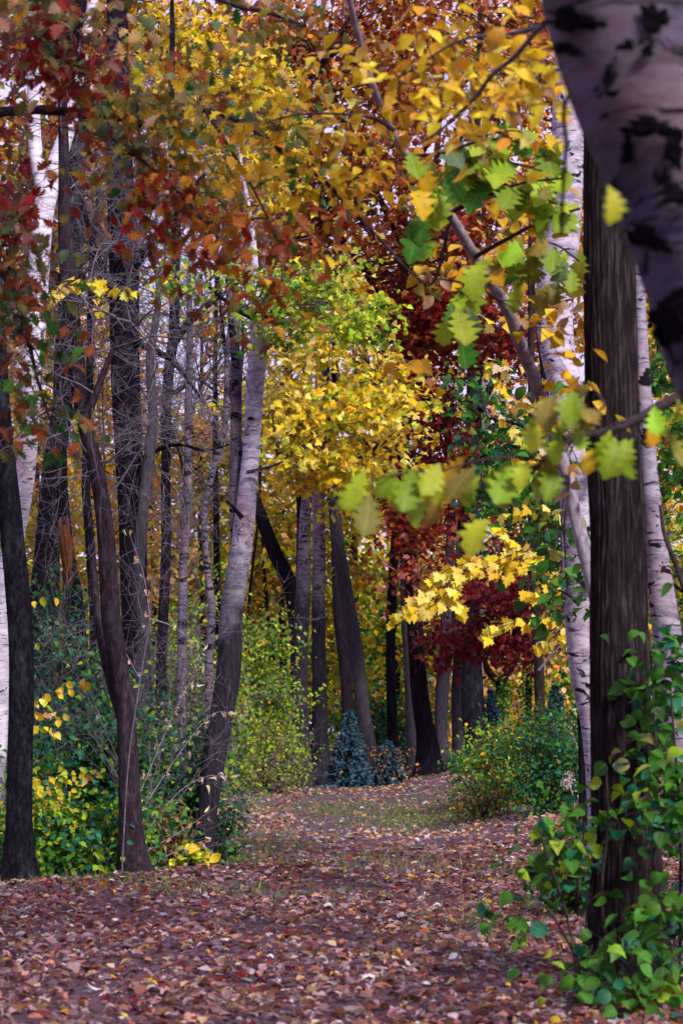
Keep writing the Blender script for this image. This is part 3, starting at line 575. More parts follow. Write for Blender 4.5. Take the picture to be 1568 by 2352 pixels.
# ------------------------------------------------------------------ crowns of the trees whose trunks stand above
SMOOTH.sprays([(18.9, [(112, 690), (150, 655), (200, 645), (250, 655), (300, 668)]), (18.8, [(225, 650), (232, 680), (238, 705)]), (18.8, [(150, 655), (128, 680), (118, 705)])], 'yel:3 pale lime:1.2', 'maple', .125, .055)
SMOOTH.done(B_TWIG)
LEAN.crown([(740, 690, 120, 85, 23, 1.2, 60), (640, 640, 70, 60, 23.2, .9, 24), (640, 770, 40, 45, 23, .6, 9), (830, 740, 60, 50, 22.5, .7, 14), (480, 660, 70, 40, 23.3, .7, 9), (420, 640, 40, 30, 23.3, .5, 5)], 'lime:4 lime2:3 pale:1.2 grn:1.3 yel:.8', 'heart', .085, 16, (.16, .16, .10), parts=300)
LEAN.done(B_TWIG)
RUSSET.limb([(924, 800, 20), (880, 700, 14), (820, 600, 10), (740, 500, 8)], [52, 50, 48]).limb([(922, 700, 18), (960, 600, 13), (1040, 500, 10), (1120, 400, 7)], [52, 50, 49]).limb([(921, 560, 18), (860, 430, 13), (800, 300, 9), (740, 150, 7)], [52, 49, 47]).limb([(920, 480, 16), (980, 330, 12), (1060, 200, 9), (1150, 100, 6)], [52, 50, 48])
RUSSET.crown([(800, 130, 240, 170, 48, 3, 56), (700, 520, 200, 110, 48, 3, 52), (1000, 560, 220, 130, 48, 3, 64), (1150, 330, 140, 200, 48, 3, 54), (860, 340, 220, 140, 48, 3, 60), (600, 90, 150, 120, 47, 2, 35), (1230, 90, 110, 130, 48, 2, 40), (950, 30, 200, 80, 48, 3, 50)], 'rust:4 ora:4 rust2:1.6 brown:.6 gold:2 red:1.2 peach:1 salmon:1 oli2:.6', 'faroak', .22, 38, (.50, .50, .30), twig_r=.012)
RUSSET.crown([(930, 760, 60, 90, 50, 2, 20), (1040, 740, 110, 80, 48, 2, 34), (905, 690, 50, 50, 49, 1, 10)], 'rust:3 red:2.5 red2:2 rust2:2', 'faroak', .21, 38, (.40, .40, .26), twig_r=.012)
RUSSET.done(B_TWIGD)
CRIMSON.limb([(1078, 1180, 24), (1040, 1080, 16), (1000, 980, 11), (970, 880, 8)], [54, 52, 50]).limb([(1074, 1330, 20), (1110, 1370, 14), (1160, 1400, 10), (1210, 1460, 7)], [54, 52, 50]).limb([(1080, 1000, 24), (1130, 880, 16), (1190, 800, 10)], [54, 52, 50])
CRIMSON.crown([(985, 920, 70, 130, 50, 2, 40), (955, 1230, 45, 130, 50, 1.6, 30), (1030, 1080, 60, 130, 50.5, 1.6, 26), (1140, 780, 130, 90, 49, 2, 40)], 'red2:3 crim:2 red:2 rust2:2 rust:2 brick:1', 'faroak', .19, 34, (.48, .48, .30), twig_r=.012)
CRIMSON.crown([(1165, 1380, 90, 110, 50, 2, 32), (1150, 1490, 90, 45, 50, 1.5, 18), (1215, 1480, 60, 60, 49, 1.5, 14), (1022, 1490, 25, 55, 51, .6, 11), (1180, 1200, 100, 140, 51, 1.5, 26), (960, 1080, 50, 150, 50, 1, 18)], 'crim:6 red2:1.6 rust2:1.2 brown:.6', 'faroak', .19, 30, (.46, .46, .28), twig_r=.012)
CRIMSON.done(B_TWIGD)

# ------------------------------------------------------------------ further trees with leaves
T = Tree('maple_tree', 'yellow maple glowing in the middle, above the two upright birches', [(722, 1800, 22), (726, 1500, 20), (729, 1300, 18), (742, 1100, 17), (760, 900, 14), (770, 700, 10)], 55, B_DARK, seg=14)
T.limb([(745, 1080, 12), (690, 980, 9), (640, 930, 6)], [55, 50, 47]).limb([(752, 1000, 12), (820, 930, 9), (880, 880, 6)], [55, 50, 47]).limb([(740, 1120, 10), (700, 1080, 8), (640, 1060, 5)], [55, 50, 46]).limb([(745, 1080, 10), (800, 1060, 8), (860, 1040, 5)], [55, 50, 47])
T.crown([(770, 940, 190, 160, 46, 2.4, 90), (690, 1050, 120, 70, 45.5, 1.8, 42), (870, 880, 110, 130, 46, 2, 44), (640, 920, 50, 100, 46, 1, 16), (780, 1100, 130, 40, 46, 1.2, 26), (690, 820, 90, 60, 46, 1.5, 22)], 'yel:6 yel2:1 pale:4 oli:.4 lime:1.8', 'maple', .185, 16, (.40, .40, .15), twig_r=.01, parts=300); T.done()
T = Tree('maple_tree', 'bright yellow maple crown high at the top left of centre', [(694, 1795, 24), (691, 1400, 22), (690, 1100, 20), (650, 800, 18), (560, 500, 16), (500, 250, 12), (480, 80, 9)], 54, B_DARK, seg=14)
T.limb([(575, 540, 12), (600, 400, 9), (640, 250, 6)], [54, 48, 42]).limb([(530, 380, 10), (460, 280, 8), (380, 200, 5)], [54, 48, 42])
T.crown([(450, 160, 170, 100, 40, 2, 95), (560, 210, 120, 90, 40, 2, 60), (400, 250, 110, 70, 40, 2, 34), (620, 360, 110, 110, 40, 2, 38)], 'yel:6 yel2:1 pale:2 lime:1.4 oli', 'maple', .17, 20, (.30, .30, .15), twig_r=.01); T.done()
T = Tree('maple_tree', 'yellow maple behind the russet leaves at the top right of centre', [(905, 1770, 24), (900, 1400, 22), (940, 900, 20), (990, 500, 16), (1010, 200, 12), (1020, 0, 8)], 64, B_DARK, seg=14)
T.limb([(985, 540, 12), (920, 350, 9), (850, 200, 6)], 63).limb([(995, 440, 12), (1080, 280, 9), (1180, 150, 6)], 63)
T.crown([(1040, 110, 180, 120, 62, 4, 60), (880, 200, 160, 120, 62, 4, 30), (1180, 480, 120, 140, 62, 3, 20), (920, 640, 200, 90, 62, 3, 30), (740, 620, 140, 110, 62, 3, 30)], 'yel:4 yel2:3 gold:2.5 pale:1', 'maple', .25, 18, (.5, .5, .3), twig_r=.014); T.done()

T = Tree('maple_sapling', 'young maple with a bright yellow leaf spray reaching left over the dark trunks', [(1420, 2030, 32), (1402, 1500, 26), (1392, 1100, 22), (1386, 700, 16), (1382, 300, 10)], 20, B_DARK, 'sapling', seg=14)
T.limb([(1396, 1350, 14), (1340, 1290, 10), (1260, 1265, 7), (1180, 1268, 5)], [20, 19.6], B_TWIGD).limb([(1398, 1450, 13), (1340, 1420, 9), (1280, 1412, 6)], [20, 19.6], B_TWIGD).limb([(1392, 1150, 12), (1330, 1080, 8), (1260, 1030, 6)], [20, 19.7], B_TWIGD)
T.sprays([(19.6, [(1260, 1262), (1180, 1266), (1090, 1288), (1010, 1318), (960, 1378), (905, 1420)]), (19.5, [(1090, 1288), (1040, 1340), (990, 1392), (940, 1405)]), (19.6, [(1120, 1284), (1060, 1322), (1040, 1370), (1055, 1408)]), (19.5, [(1200, 1262), (1140, 1290), (1090, 1320)]),
          (19.6, [(1290, 1330), (1230, 1296), (1190, 1250), (1140, 1205)]), (19.5, [(1230, 1296), (1180, 1300), (1130, 1310)]), (19.6, [(1285, 1412), (1230, 1424), (1160, 1436), (1112, 1462)]), (19.5, [(1290, 1360), (1250, 1350), (1215, 1360)]), (19.5, [(1290, 1440), (1262, 1470), (1235, 1490)]),
          (19.7, [(1280, 1040), (1220, 1060), (1180, 1085), (1150, 1120)])], 'yel:5 pale:3 yel2:.6', 'maple', .13, .052, droopy=(.25, .95))
T.sprays([(20, [(1290, 980), (1230, 940), (1170, 905), (1130, 860)]), (20, [(1240, 1030), (1190, 1000), (1150, 960)]), (20, [(1290, 900), (1220, 860), (1160, 840), (1120, 830)]), (20.2, [(1290, 1180), (1220, 1170), (1160, 1180)]), (20.3, [(1160, 760), (1100, 730), (1060, 700)])], 'pale:3 yel:3 cream', 'maple', .125, .10, droopy=(.25, .95))
T.done()
T = Tree('green_tree', 'dark green leaves around the white crooked birch, behind the yellow spray', [(1345, 1960, 30), (1335, 1500, 26), (1310, 1200, 22), (1270, 1000, 18), (1240, 800, 12)], 25, B_DARK, seg=14)
T.limb([(1310, 1200, 12), (1240, 1160, 9), (1150, 1150, 6)], 25).limb([(1280, 1040, 12), (1200, 980, 8), (1120, 960, 5)], 25)
T.limb([(1335, 1500, 10), (1310, 1420, 7), (1300, 1330, 5), (1296, 1240, 4)], [25, 20, 16.6, 16.5], B_TWIGD)
T.crown([(1300, 1290, 26, 90, 16.5, .2, 7), (1310, 1040, 25, 60, 16.5, .2, 4), (1170, 990, 110, 150, 25, 1.4, 42), (1200, 1180, 110, 90, 24.5, 1.3, 34), (1110, 1090, 60, 90, 25, 1, 14), (1290, 1250, 50, 120, 23, .8, 16), (1250, 1320, 60, 60, 25, .8, 9)], 'grn2:4 grn:3 teal2:2 lime2:.6 oli:.6', 'oval', .13, 13, (.20, .20, .16), parts=150); T.done()
T = Tree('yellow_tree', 'yellow and green leaves between the near trunk and the right picture edge', [(1660, 1960, 50), (1640, 1500, 44), (1620, 1000, 36), (1590, 600, 26), (1560, 300, 16)], 24, B_DARK, seg=14)
T.limb([(1640, 1450, 16), (1590, 1380, 10), (1530, 1330, 6)], 23).limb([(1620, 1000, 16), (1570, 900, 10), (1510, 830, 6)], 23)
T.crown([(1530, 720, 60, 130, 23, 1, 24), (1540, 950, 50, 90, 23, 1, 16)], 'yel:4 gold:1.5 pale rust:.6', 'maple', .13, 13, (.2, .2, .16), parts=100)
T.crown([(1530, 850, 50, 60, 21, .6, 10), (1550, 1000, 60, 80, 21, .8, 14), (1550, 1120, 50, 100, 23, .8, 14)], 'grn:3 grn2:3 lime2', 'oval', .14, 12, (.2, .2, .16), parts=80)
T.crown([(1545, 1300, 70, 160, 25, 1.2, 40), (1540, 1480, 60, 80, 25, 1, 18)], 'lime:2 lime2:3 yel:1.5 sage:1.5 grn:2', 'oval', .12, 16, (.22, .22, .18)); T.done()

# ------------------------------------------------------------------ near trees
T = Tree('birch_tree', 'huge near birch filling the upper right corner, pale bark with black scars', [(2260, 3080, 470), (2040, 2000, 420), (1830, 1150, 385), (1752, 900, 375), (1700, 760, 372), (1655, 600, 375), (1592, 400, 385), (1515, 200, 400), (1452, 0, 410), (1400, -250, 400), (1330, -600, 380), (1280, -1100, 330)], 5, birch('birch_bark_near_shaded', (.078, .069, .11), (.020, .016, .028), None, .565, .45), seg=72, amp=.05, rings=130)  # bark colour darkened to carry the shade on this near trunk
B_SCAR = bark('scar_black', (.001, .001, .0015), (.005, .004, .006), (.022, .018, .026), 40, 40, 1.0)
BP = np.array([(1830, 1150, 385), (1752, 900, 375), (1700, 760, 372), (1655, 600, 375), (1592, 400, 385), (1515, 200, 400), (1452, 0, 410), (1400, -250, 400)], float)[::-1]
def scar(px, py, rx, ry, tilt=0.0):
    n = 22; u = np.linspace(-1.25, 1.25, n); U, V = np.meshgrid(u, u); ph = rng.uniform(0, 6.28, 4)
    a_ = np.arctan2(V, U); edge = 1 + .22 * np.sin(3 * a_ + ph[0]) + .16 * np.sin(7 * a_ + ph[1]) + .10 * np.sin(13 * a_ + ph[2]); m_ = np.hypot(U, V) / edge
    PX = px + U * rx - V * ry * tilt; PY = py + V * ry + U * rx * tilt
    c_ = np.interp(PY, BP[:, 1], BP[:, 0]); h_ = np.interp(PY, BP[:, 1], BP[:, 2]) / 2; q = np.clip((PX - c_) / h_, -.985, .985)
    dep = 5 - (h_ * 5 / F_PX) * np.sqrt(1 - q ** 2) * 1.02 - .016 * np.clip(1.15 - m_, -.3, .5)
    v = np.array([W(x_, y_, d_) for x_, y_, d_ in zip(PX.ravel(), PY.ravel(), dep.ravel())])
    i_, j_ = np.meshgrid(np.arange(n - 1), np.arange(n - 1), indexing='ij'); f = (i_ * n + j_).ravel(); ok = (m_[:-1, :-1] < 1.08).ravel(); f = f[ok]
    b = MB(); b.add(v, np.stack([f, f + 1, f + n + 1, f + n], 1)); link('bark_scar', b.mesh('bark_scar', B_SCAR, T.base), T.root)
for q in ((1315, 45, 62, 24, .15), (1300, 112, 34, 13, .25), (1436, 105, 20, 12, -.3), (1486, 114, 13, 15, .2), (1404, 214, 17, 8, -.1), (1490, 292, 62, 22, .1), (1440, 338, 14, 40, 0), (1548, 340, 20, 42, .1), (1484, 545, 46, 20, .5), (1532, 745, 40, 40, .4), (1500, 40, 30, 30, .2), (1560, 460, 26, 9, 0)): scar(*q)
T.limb([(1400, -60, 60), (1300, 20, 22), (1240, 62, 15), (1180, 132, 12), (1130, 172, 11), (1080, 235, 9), (1010, 300, 7), (960, 330, 5)], [5, 6.5, 8, 8.4, 8.5], B_TWIG)
T.limb([(1240, 62, 13), (1160, 80, 9), (1060, 90, 7), (960, 150, 5), (900, 190, 4)], [8, 8.6, 8.9], B_TWIG)
T.limb([(1200, 110, 9), (1230, 180, 7), (1240, 250, 5)], [8.2, 8.2], B_TWIG)
T.limb([(1450, 240, 40), (1350, 222, 18), (1312, 212, 13), (1292, 250, 11), (1300, 330, 10), (1292, 430, 9), (1288, 540, 6)], [5, 5.2, 5.6], B_TWIGD)
T.crown([(1130, 185, 120, 35, 8.5, .5, 11), (1040, 90, 80, 50, 8.8, .5, 6), (1210, 235, 60, 40, 8.2, .4, 8), (960, 200, 80, 60, 9, .5, 4)], 'yel2:3 gold:1.6 yel:3 tan:.7 pale:.8', 'oval', .095, 9, (.14, .14, .09), parts=220, twig_r=.003)
T.crown([(3000, -6500, 1900, 1900, 4.2, 2.4, 150), (2000, -3800, 800, 800, 5.5, 1.2, 36)], 'yel2:3 gold:2 oli:1', 'tiny', .13, 16, (.3, .3, .25), twig_r=.005)  # unseen crown above the frame, added to shade the trunk
leaf_parts(T.root, T.base, 'bigoak', np.array([W(1403, 422, 4.72)]), np.array([(.02, -.1, -1.)]), np.array([(.55, -1., .2)]), np.array([.098]), np.array([(.50, .50, .03)]))
T.done()
T = Tree('leaning_sapling', 'slender lilac-grey sapling leaning left right across the picture', [(1450, 2160, 60), (1425, 1700, 46), (1395, 1480, 40), (1350, 1300, 36), (1318, 1170, 32), (1295, 1080, 30), (1262, 990, 28), (1235, 890, 30), (1195, 790, 29), (1165, 710, 27), (1090, 590, 25), (1030, 490, 23), (930, 355, 19), (885, 270, 17), (840, 150, 17), (805, 0, 15), (790, -100, 12)], [13.1, 13.1, 13.0, 12, 11, 10], B_LILAC, 'sapling', seg=18, amp=.06)
T.limb([(905, 300, 11), (860, 272, 8), (780, 262, 6), (690, 262, 5), (620, 280, 4)], [10.6, 10.4], B_TWIGD).limb([(1035, 495, 10), (1000, 640, 7), (960, 640, 5), (880, 560, 4)], [11.3, 11.1], B_TWIGD)
T.limb([(1090, 590, 12), (1180, 540, 9), (1260, 500, 7), (1330, 480, 6)], [11.5, 10.6], B_TWIGD).limb([(935, 360, 10), (1020, 350, 8), (1120, 320, 6), (1220, 330, 5)], [10.7, 10.3], B_TWIGD).limb([(1030, 490, 10), (1120, 450, 8), (1200, 420, 6), (1290, 410, 5)], [11.2, 10.5], B_TWIGD)
T.limb([(1150, 690, 9), (1080, 655, 7), (1010, 640, 5)], [11.6, 11], B_TWIGD)
T.sprays([(10.9, [(1000, 340), (1080, 320), (1180, 300), (1240, 330)]), (10.9, [(1330, 480), (1250, 460), (1150, 420), (1060, 400)]), (10.9, [(1300, 400), (1200, 380), (1110, 360)]), (10.4, [(1010, 420), (985, 450), (975, 490)]), (10.3, [(940, 365), (970, 390), (1000, 420)]),
          (11.6, [(1330, 600), (1270, 560), (1200, 560), (1150, 590)]), (10.4, [(1110, 610), (1070, 650), (1050, 710), (1060, 740)]), (11.8, [(1250, 640), (1210, 610), (1180, 570)])], 'lime2:4 grn:1.4 oli:2 lime:2 sage:.4 yel2:.8', 'bigoak', .22, .065, droopy=(.4, 1.4), jitter=.04)
T.crown([(800, 290, 100, 50, 10.9, .3, 6), (850, 430, 90, 40, 11.4, .3, 6), (740, 200, 80, 60, 10.8, .3, 4), (650, 290, 60, 40, 10.8, .3, 3), (780, 460, 60, 30, 11.4, .3, 3)], 'yel:3 yel2:3 gold:2 pale:1 oli', 'oval', .09, 9, (.14, .14, .09), parts=150, twig_r=.003)
T.crown([(1050, 630, 70, 60, 12.2, .3, 6), (1230, 690, 50, 60, 12.6, .3, 4), (1260, 840, 30, 50, 12.6, .2, 2), (930, 860, 30, 30, 12, .2, 1), (1330, 890, 50, 25, 11.6, .2, 2), (1180, 470, 110, 70, 11.6, .3, 4), (1285, 1010, 30, 90, 12.8, .2, 4), (1285, 720, 40, 60, 12.4, .2, 4)], 'gold:2 yel2:3 tan:1 oli:1', 'oval', .12, 7, (.10, .12, .08), parts=100, twig_r=.003)
T.done()
T = Tree('oak_tree', 'oak beyond the right edge sending a low branch of big yellow-green leaves inward', [(2700, 2600, 220), (2640, 1500, 190), (2560, 800, 170), (2500, 100, 150), (2470, -600, 120)], 7.4, B_OAK, seg=30, ridges=18, rdepth=.08)
T.limb([(2560, 750, 90), (2100, 800, 50), (1750, 850, 34), (1568, 905, 28), (1470, 960, 24), (1400, 988, 19), (1310, 1010, 14), (1240, 1062, 12), (1205, 1110, 7)], [7.4, 7.2, 7.0], B_TWIGD, seg=14).limb([(1310, 1008, 11), (1345, 970, 9), (1390, 930, 6)], 7, B_TWIGD)
T.sprays([(7.0, [(1250, 1058), (1180, 1050), (1090, 1060), (1000, 1085), (930, 1100)]), (7.0, [(1240, 1065), (1170, 1095), (1090, 1120), (1010, 1120)]), (6.9, [(1020, 1080), (930, 1085), (850, 1105)]), (6.8, [(1430, 965), (1395, 985), (1370, 1010)]), (7.0, [(1300, 1015), (1270, 960), (1262, 930)])], 'lime2:3 oli:2 lime:4 yel2:.4', 'bigoak', .15, .085, droopy=(.5, 1.6), jitter=.03, twig_r=.004)
T.sprays([(6.8, [(1470, 960), (1500, 985), (1530, 1010)]), (6.7, [(1568, 905), (1590, 930), (1600, 950)]), (6.9, [(1390, 930), (1350, 880), (1320, 890)]), (6.9, [(1345, 970), (1320, 940), (1300, 930)])], 'oli:2 yel2:1.6 lime2:2 lime:1 gold:.5', 'bigoak', .13, .10, droopy=(.3, 1.2), jitter=.03, twig_r=.004, pair=False)
T.done()
T = Tree('oak_tree', 'oak beyond the left edge, red and green lobed leaves hanging over the upper left', [(-560, 2330, 200), (-500, 1500, 170), (-460, 700, 150), (-430, 100, 130), (-400, -500, 110)], 12.5, B_OAK, seg=30, ridges=18, rdepth=.08)
T.limb([(-455, 560, 70), (-200, 330, 40), (0, 258, 26), (180, 258, 22), (330, 275, 18), (470, 252, 15), (570, 290, 13), (650, 350, 12), (730, 402, 10), (820, 495, 9), (900, 580, 7), (965, 645, 5)], [12.3, 11.8, 11.5, 11.5], B_TWIGD, seg=12)
T.limb([(-430, 100, 60), (-150, -60, 30), (100, -40, 20), (140, 30, 15), (170, 100, 11), (190, 170, 7)], [12.4, 11.6], B_TWIGD).limb([(-420, -100, 60), (100, -160, 30), (400, -60, 20), (520, 5, 14), (620, 30, 11), (700, 60, 8)], [12.4, 11.5], B_TWIGD)
T.limb([(-460, 800, 50), (-200, 640, 28), (-40, 600, 18), (40, 680, 12), (70, 800, 9), (100, 920, 6), (130, 990, 4)], [12.4, 11.8], B_TWIGD).limb([(330, 275, 12), (290, 330, 9), (400, 430, 7), (480, 520, 5)], 11.5, B_TWIGD).limb([(740, 405, 9), (735, 470, 7), (735, 540, 5)], 11.5, B_TWIGD).limb([(470, 252, 10), (540, 360, 7), (600, 470, 5), (640, 560, 4)], 11.4, B_TWIGD)
OKW = dict(kind='oak', size=.100, per=12, spread=(.17, .20, .12), coher=.6, twig_r=.004, down=(.2, 1.6))
T.crown([(60, 150, 90, 60, 11.5, .5, 13), (190, 180, 60, 50, 11.4, .5, 9), (0, 320, 45, 60, 11.5, .5, 8), (-5, 480, 45, 70, 11.5, .5, 11)], 'red:3 red2:2.5 rust:2 salmon:1.6 brick:1.5 oli2:1 tan:.7', parts=150, **OKW)
T.crown([(5, 620, 45, 60, 11.6, .5, 9), (10, 760, 45, 70, 11.6, .5, 9), (70, 880, 35, 60, 11.6, .3, 5), (130, 990, 40, 25, 11.5, .3, 4)], 'grn2:2 oli2:2 rust:2 grn:1.4 rust2:1.4 sage:.6', parts=70, **OKW)
T.crown([(200, 70, 120, 70, 11.4, .6, 14), (300, 250, 120, 50, 11.4, .6, 13), (370, 340, 110, 50, 11.4, .6, 11), (80, 50, 100, 50, 11.3, .6, 10), (560, 40, 140, 50, 11.4, .6, 9)], 'oli:3 oli2:2.5 rust:1.3 grn2:1.3 sage:1.6 tan:1.6 gold:.8 brown:.8 peach:.7', parts=0, **OKW)
T.crown([(480, 390, 110, 50, 11.4, .6, 8), (590, 340, 80, 50, 11.3, .5, 8), (650, 430, 70, 50, 11.4, .5, 6), (500, 290, 90, 40, 11.4, .5, 5)], 'yel2:2 yel:3 oli:2 grn:1.4 sage:1 gold:1', parts=80, **OKW)
T.crown([(390, 490, 90, 40, 11.4, .4, 9), (230, 360, 40, 30, 11.4, .3, 4), (540, 570, 70, 40, 11.4, .4, 7), (620, 660, 40, 35, 11.4, .3, 4), (690, 540, 60, 60, 11.4, .4, 6), (450, 580, 40, 35, 11.4, .3, 4)], 'rust:3 ora:2.4 red:1.3 rust2:1.6 oli:1 gold:1', parts=0, **OKW)
T.done()

# vine round the near trunk
T = Tree('climbing_vine', 'green climbing vine heaped round the foot of the near dark trunk', [(1520, 2260, 9), (1500, 2000, 8), (1510, 1800, 7), (1500, 1600, 6), (1490, 1450, 4)], 11.7, B_TWIGD, 'vine', seg=6, part='stem', grow=0, flare=0)
for pts in ([(1400, 2260, 8), (1380, 2050, 7), (1395, 1900, 6), (1390, 1760, 4)], [(1330, 2270, 8), (1300, 2100, 7), (1260, 1980, 5), (1235, 1900, 3)], [(1560, 2260, 8), (1560, 1900, 7), (1540, 1600, 5)], [(1340, 2230, 7), (1250, 2080, 5), (1195, 2100, 3)]): T.limb(pts, [11.7, 11.4], seg=6, name='stem')
VK = dict(kind='heart', size=.10, per=8, spread=(.12, .10, .13), coher=.5, twig_r=.003, low=False)
T.crown([(1400, 2200, 100, 45, 11.4, .35, 9), (1535, 2080, 55, 140, 11.3, .35, 15), (1280, 1990, 50, 80, 11.6, .3, 5), (1545, 1900, 45, 130, 11.4, .3, 16), (1440, 2220, 120, 45, 11.1, .3, 12), (1270, 1950, 35, 40, 11.6, .2, 4)], 'grn:7 grn2:3 lime2:1.6 teal:1.4 oli2:.5 teal2:1', parts=230, **VK)
T.crown([(1520, 1650, 40, 150, 11.8, .25, 12), (1510, 1480, 25, 60, 11.8, .2, 4), (1400, 1830, 45, 50, 11.75, .1, 3), (1190, 2110, 30, 30, 11.4, .2, 2), (1540, 1750, 25, 60, 11.5, .2, 5)], 'grn:6 grn2:3 lime2:1 teal:1.5', parts=70, **VK)
T.done()

# ------------------------------------------------------------------ shrubs and saplings
def shrub(name, label, px, top, d, rx, palette, n, size, kind='ovl', per=16, cat='shrub', group=None, parts=0, stems=6, mat=None, spread=None, rd=None):
    bx = W(px, 1700, d)[0]; gz = float(ground(bx, d)); base = 1680 + F_PX * (CAM_H - gz) / d
    T = Tree(name, label, [(px, base + 5, 8 * 20 / d), (px + rng.uniform(-.1, .1) * rx, base - (base - top) * .4, 6 * 20 / d), (px + rng.uniform(-.3, .3) * rx, base - (base - top) * .8, 3 * 20 / d)], d, mat or B_TWIGD, cat, group, seg=6, part='stem', grow=0, flare=0, rings=12)
    for k in range(stems):
        a = rng.uniform(-.9, .9); h = rng.uniform(.5, .95); w = 7 * 20 / d
        T.limb([(px + a * rx * .15, base, w), (px + a * rx * .5, base - (base - top) * h * .5, w * .7), (px + a * rx, base - (base - top) * h, w * .3)], [d, d + rng.uniform(-.5, .5), d + rng.uniform(-1, 1) * rx * d / F_PX], seg=5, name='stem', rings=10)
    kind = 'tiny' if d > 26 and kind == 'ovl' else kind; mid = (base + top) / 2; sp = spread or (.13 * size / .07, .13 * size / .07, .11 * size / .07)
    rw = rx * d / F_PX if rd is None else rd
    T.crown([(px, mid, rx * .95, (base - top) * .52, d, rw, n), (px, base - (base - top) * .3, rx * 1.05, (base - top) * .3, d - .2 * rw, rw, n // 2)], palette, kind, size, per, sp, parts=parts, twig_r=.004 * d / 20, low=False)
    return T.done(mat or B_TWIGD)
shrub('shrub', 'yellow-green leafy shrub crowding the foot of the dark leftmost trunk', 70, 1800, 20.3, 110, 'lime2:2 lime:1 grn:3 yel:.4 teal:2', 119, .085, parts=120)
shrub('shrub', 'low green shrub at the path edge left of the smooth bending trunk', 190, 1880, 19.9, 120, 'teal:2 grn:4 teal2:1 lime2:2 lime:.8', 171, .080, parts=150)
shrub('shrub', 'tall teal-green shrub behind the smooth bending trunk', 215, 1540, 23.5, 120, 'teal:4 teal2:1.5 grn:3 grn2:1 lime2:1 sage:2', 297, .085, parts=120)
shrub('shrub', 'shadowy dark green shrub below the broad blackish trunk', 120, 1450, 28, 95, 'teal2:4 teal:2 grn2:3', 246, .10)
shrub('shrub', 'dark teal shrub between the smooth trunk and the leaning birch', 385, 1660, 24.5, 85, 'teal2:1.5 teal:3 grn2:1 grn:3 sage:2 lime2:1', 195, .085, parts=80)
shrub('shrub', 'rusty and green low shrub before the leaning birch', 390, 1850, 20.8, 60, 'grn:2 oli:2 ora:1.2 brown:1.5 tan:1 sage:1.4', 36, .075, parts=60)
shrub('shrub', 'fresh yellow-green thicket behind the thin grey birches', 440, 1400, 40, 120, 'lime2:4 oli:1.5 lime:2 grn:3 sage:3', 361, .11, per=20)
shrub('shrub', 'yellow-green thicket filling the gap left of the upright birches', 608, 1440, 48, 68, 'lime2:4 oli:2 lime:2 grn:2.5 sage:2 gold:.6', 251, .12, per=20)
shrub('shrub', 'low olive and reddish brush at the foot of the upright birches', 625, 1660, 46, 65, 'oli:2 lime2:2 brown:1.5 sage:1.5 brick:.8 lime:1', 105, .10)
shrub('shrub', 'small dark green clump hugging the leaning birch foot', 506, 1850, 24.2, 28, 'grn2:3 teal2:2 grn:1', 26, .06)
shrub('shrub', 'rounded green and yellow bush on the right bank', 1150, 1690, 37, 85, 'grn:3 lime2:2 oli:2 teal:1.2 yel2:.5', 144, .10, per=18)
shrub('shrub', 'dense green bush round the thin brown trunk', 1262, 1640, 33, 85, 'grn2:3 grn:3 teal:2 oli2:1', 144, .095, per=18)
shrub('shrub', 'dark green bush hiding the foot of the white crooked birch', 1320, 1860, 16.2, 38, 'grn:3 grn2:3 teal2:1.6 oli:1', 34, .075, per=16)
shrub('shrub', 'bluish green bush between the leaning grey trunk and the dark ones', 890, 1600, 66, 75, 'teal:3 grn:3 teal2:2 lime2:1', 209, .15, per=18)
shrub('shrub', 'small fern-like sprig before the thick dark trunk', 1062, 1720, 50, 35, 'teal:2 grn:2 lime2:1', 22, .10)
shrub('shrub', 'low brush at the right edge of the path, below the bank', 1110, 1790, 34, 45, 'grn:2 oli:2 brown:1.5 yel2:.7 sage', 40, .08)

T = Tree('sapling', 'sapling with yellow leaf tiers right of the dark leftmost trunk', [(62, 2040, 9), (60, 1800, 8), (62, 1600, 7), (64, 1370, 4)], 20.2, B_TWIGD, 'sapling', seg=6, grow=0, flare=0, part='stem')
T.sprays([(19.8, [(68, 1615), (110, 1600), (150, 1578), (192, 1570)]), (19.8, [(68, 1625), (110, 1640), (152, 1648)]), (19.8, [(66, 1668), (100, 1672), (136, 1676)]), (19.8, [(70, 1800), (140, 1782), (228, 1772)]), (19.7, [(66, 1815), (110, 1822), (160, 1820)]), (19.8, [(60, 1860), (120, 1850), (190, 1872)]), (19.7, [(20, 1880), (60, 1900), (110, 1900)])], 'gold:1.5 yel:4 pale:1.5 lime:1.4 peach:.8', 'oval', .105, .055, droopy=(.3, 1.1), twig_r=.003)
T.sprays([(19.8, [(64, 1370), (95, 1368), (132, 1366)]), (19.9, [(60, 1480), (75, 1470), (90, 1475)])], 'lime:3 yel:1.5', 'oval', .11, .07, droopy=(1.5, 3.5), twig_r=.003, pair=False)
T.done()
T = Tree('sapling', 'dry sapling with curled pale tan leaves before the leaning birch', [(283, 1950, 4), (296, 1750, 3.6), (318, 1590, 3.2), (340, 1450, 3), (352, 1330, 2)], 18.8, B_TWIG, 'sapling', seg=6, grow=0, flare=0, part='stem')
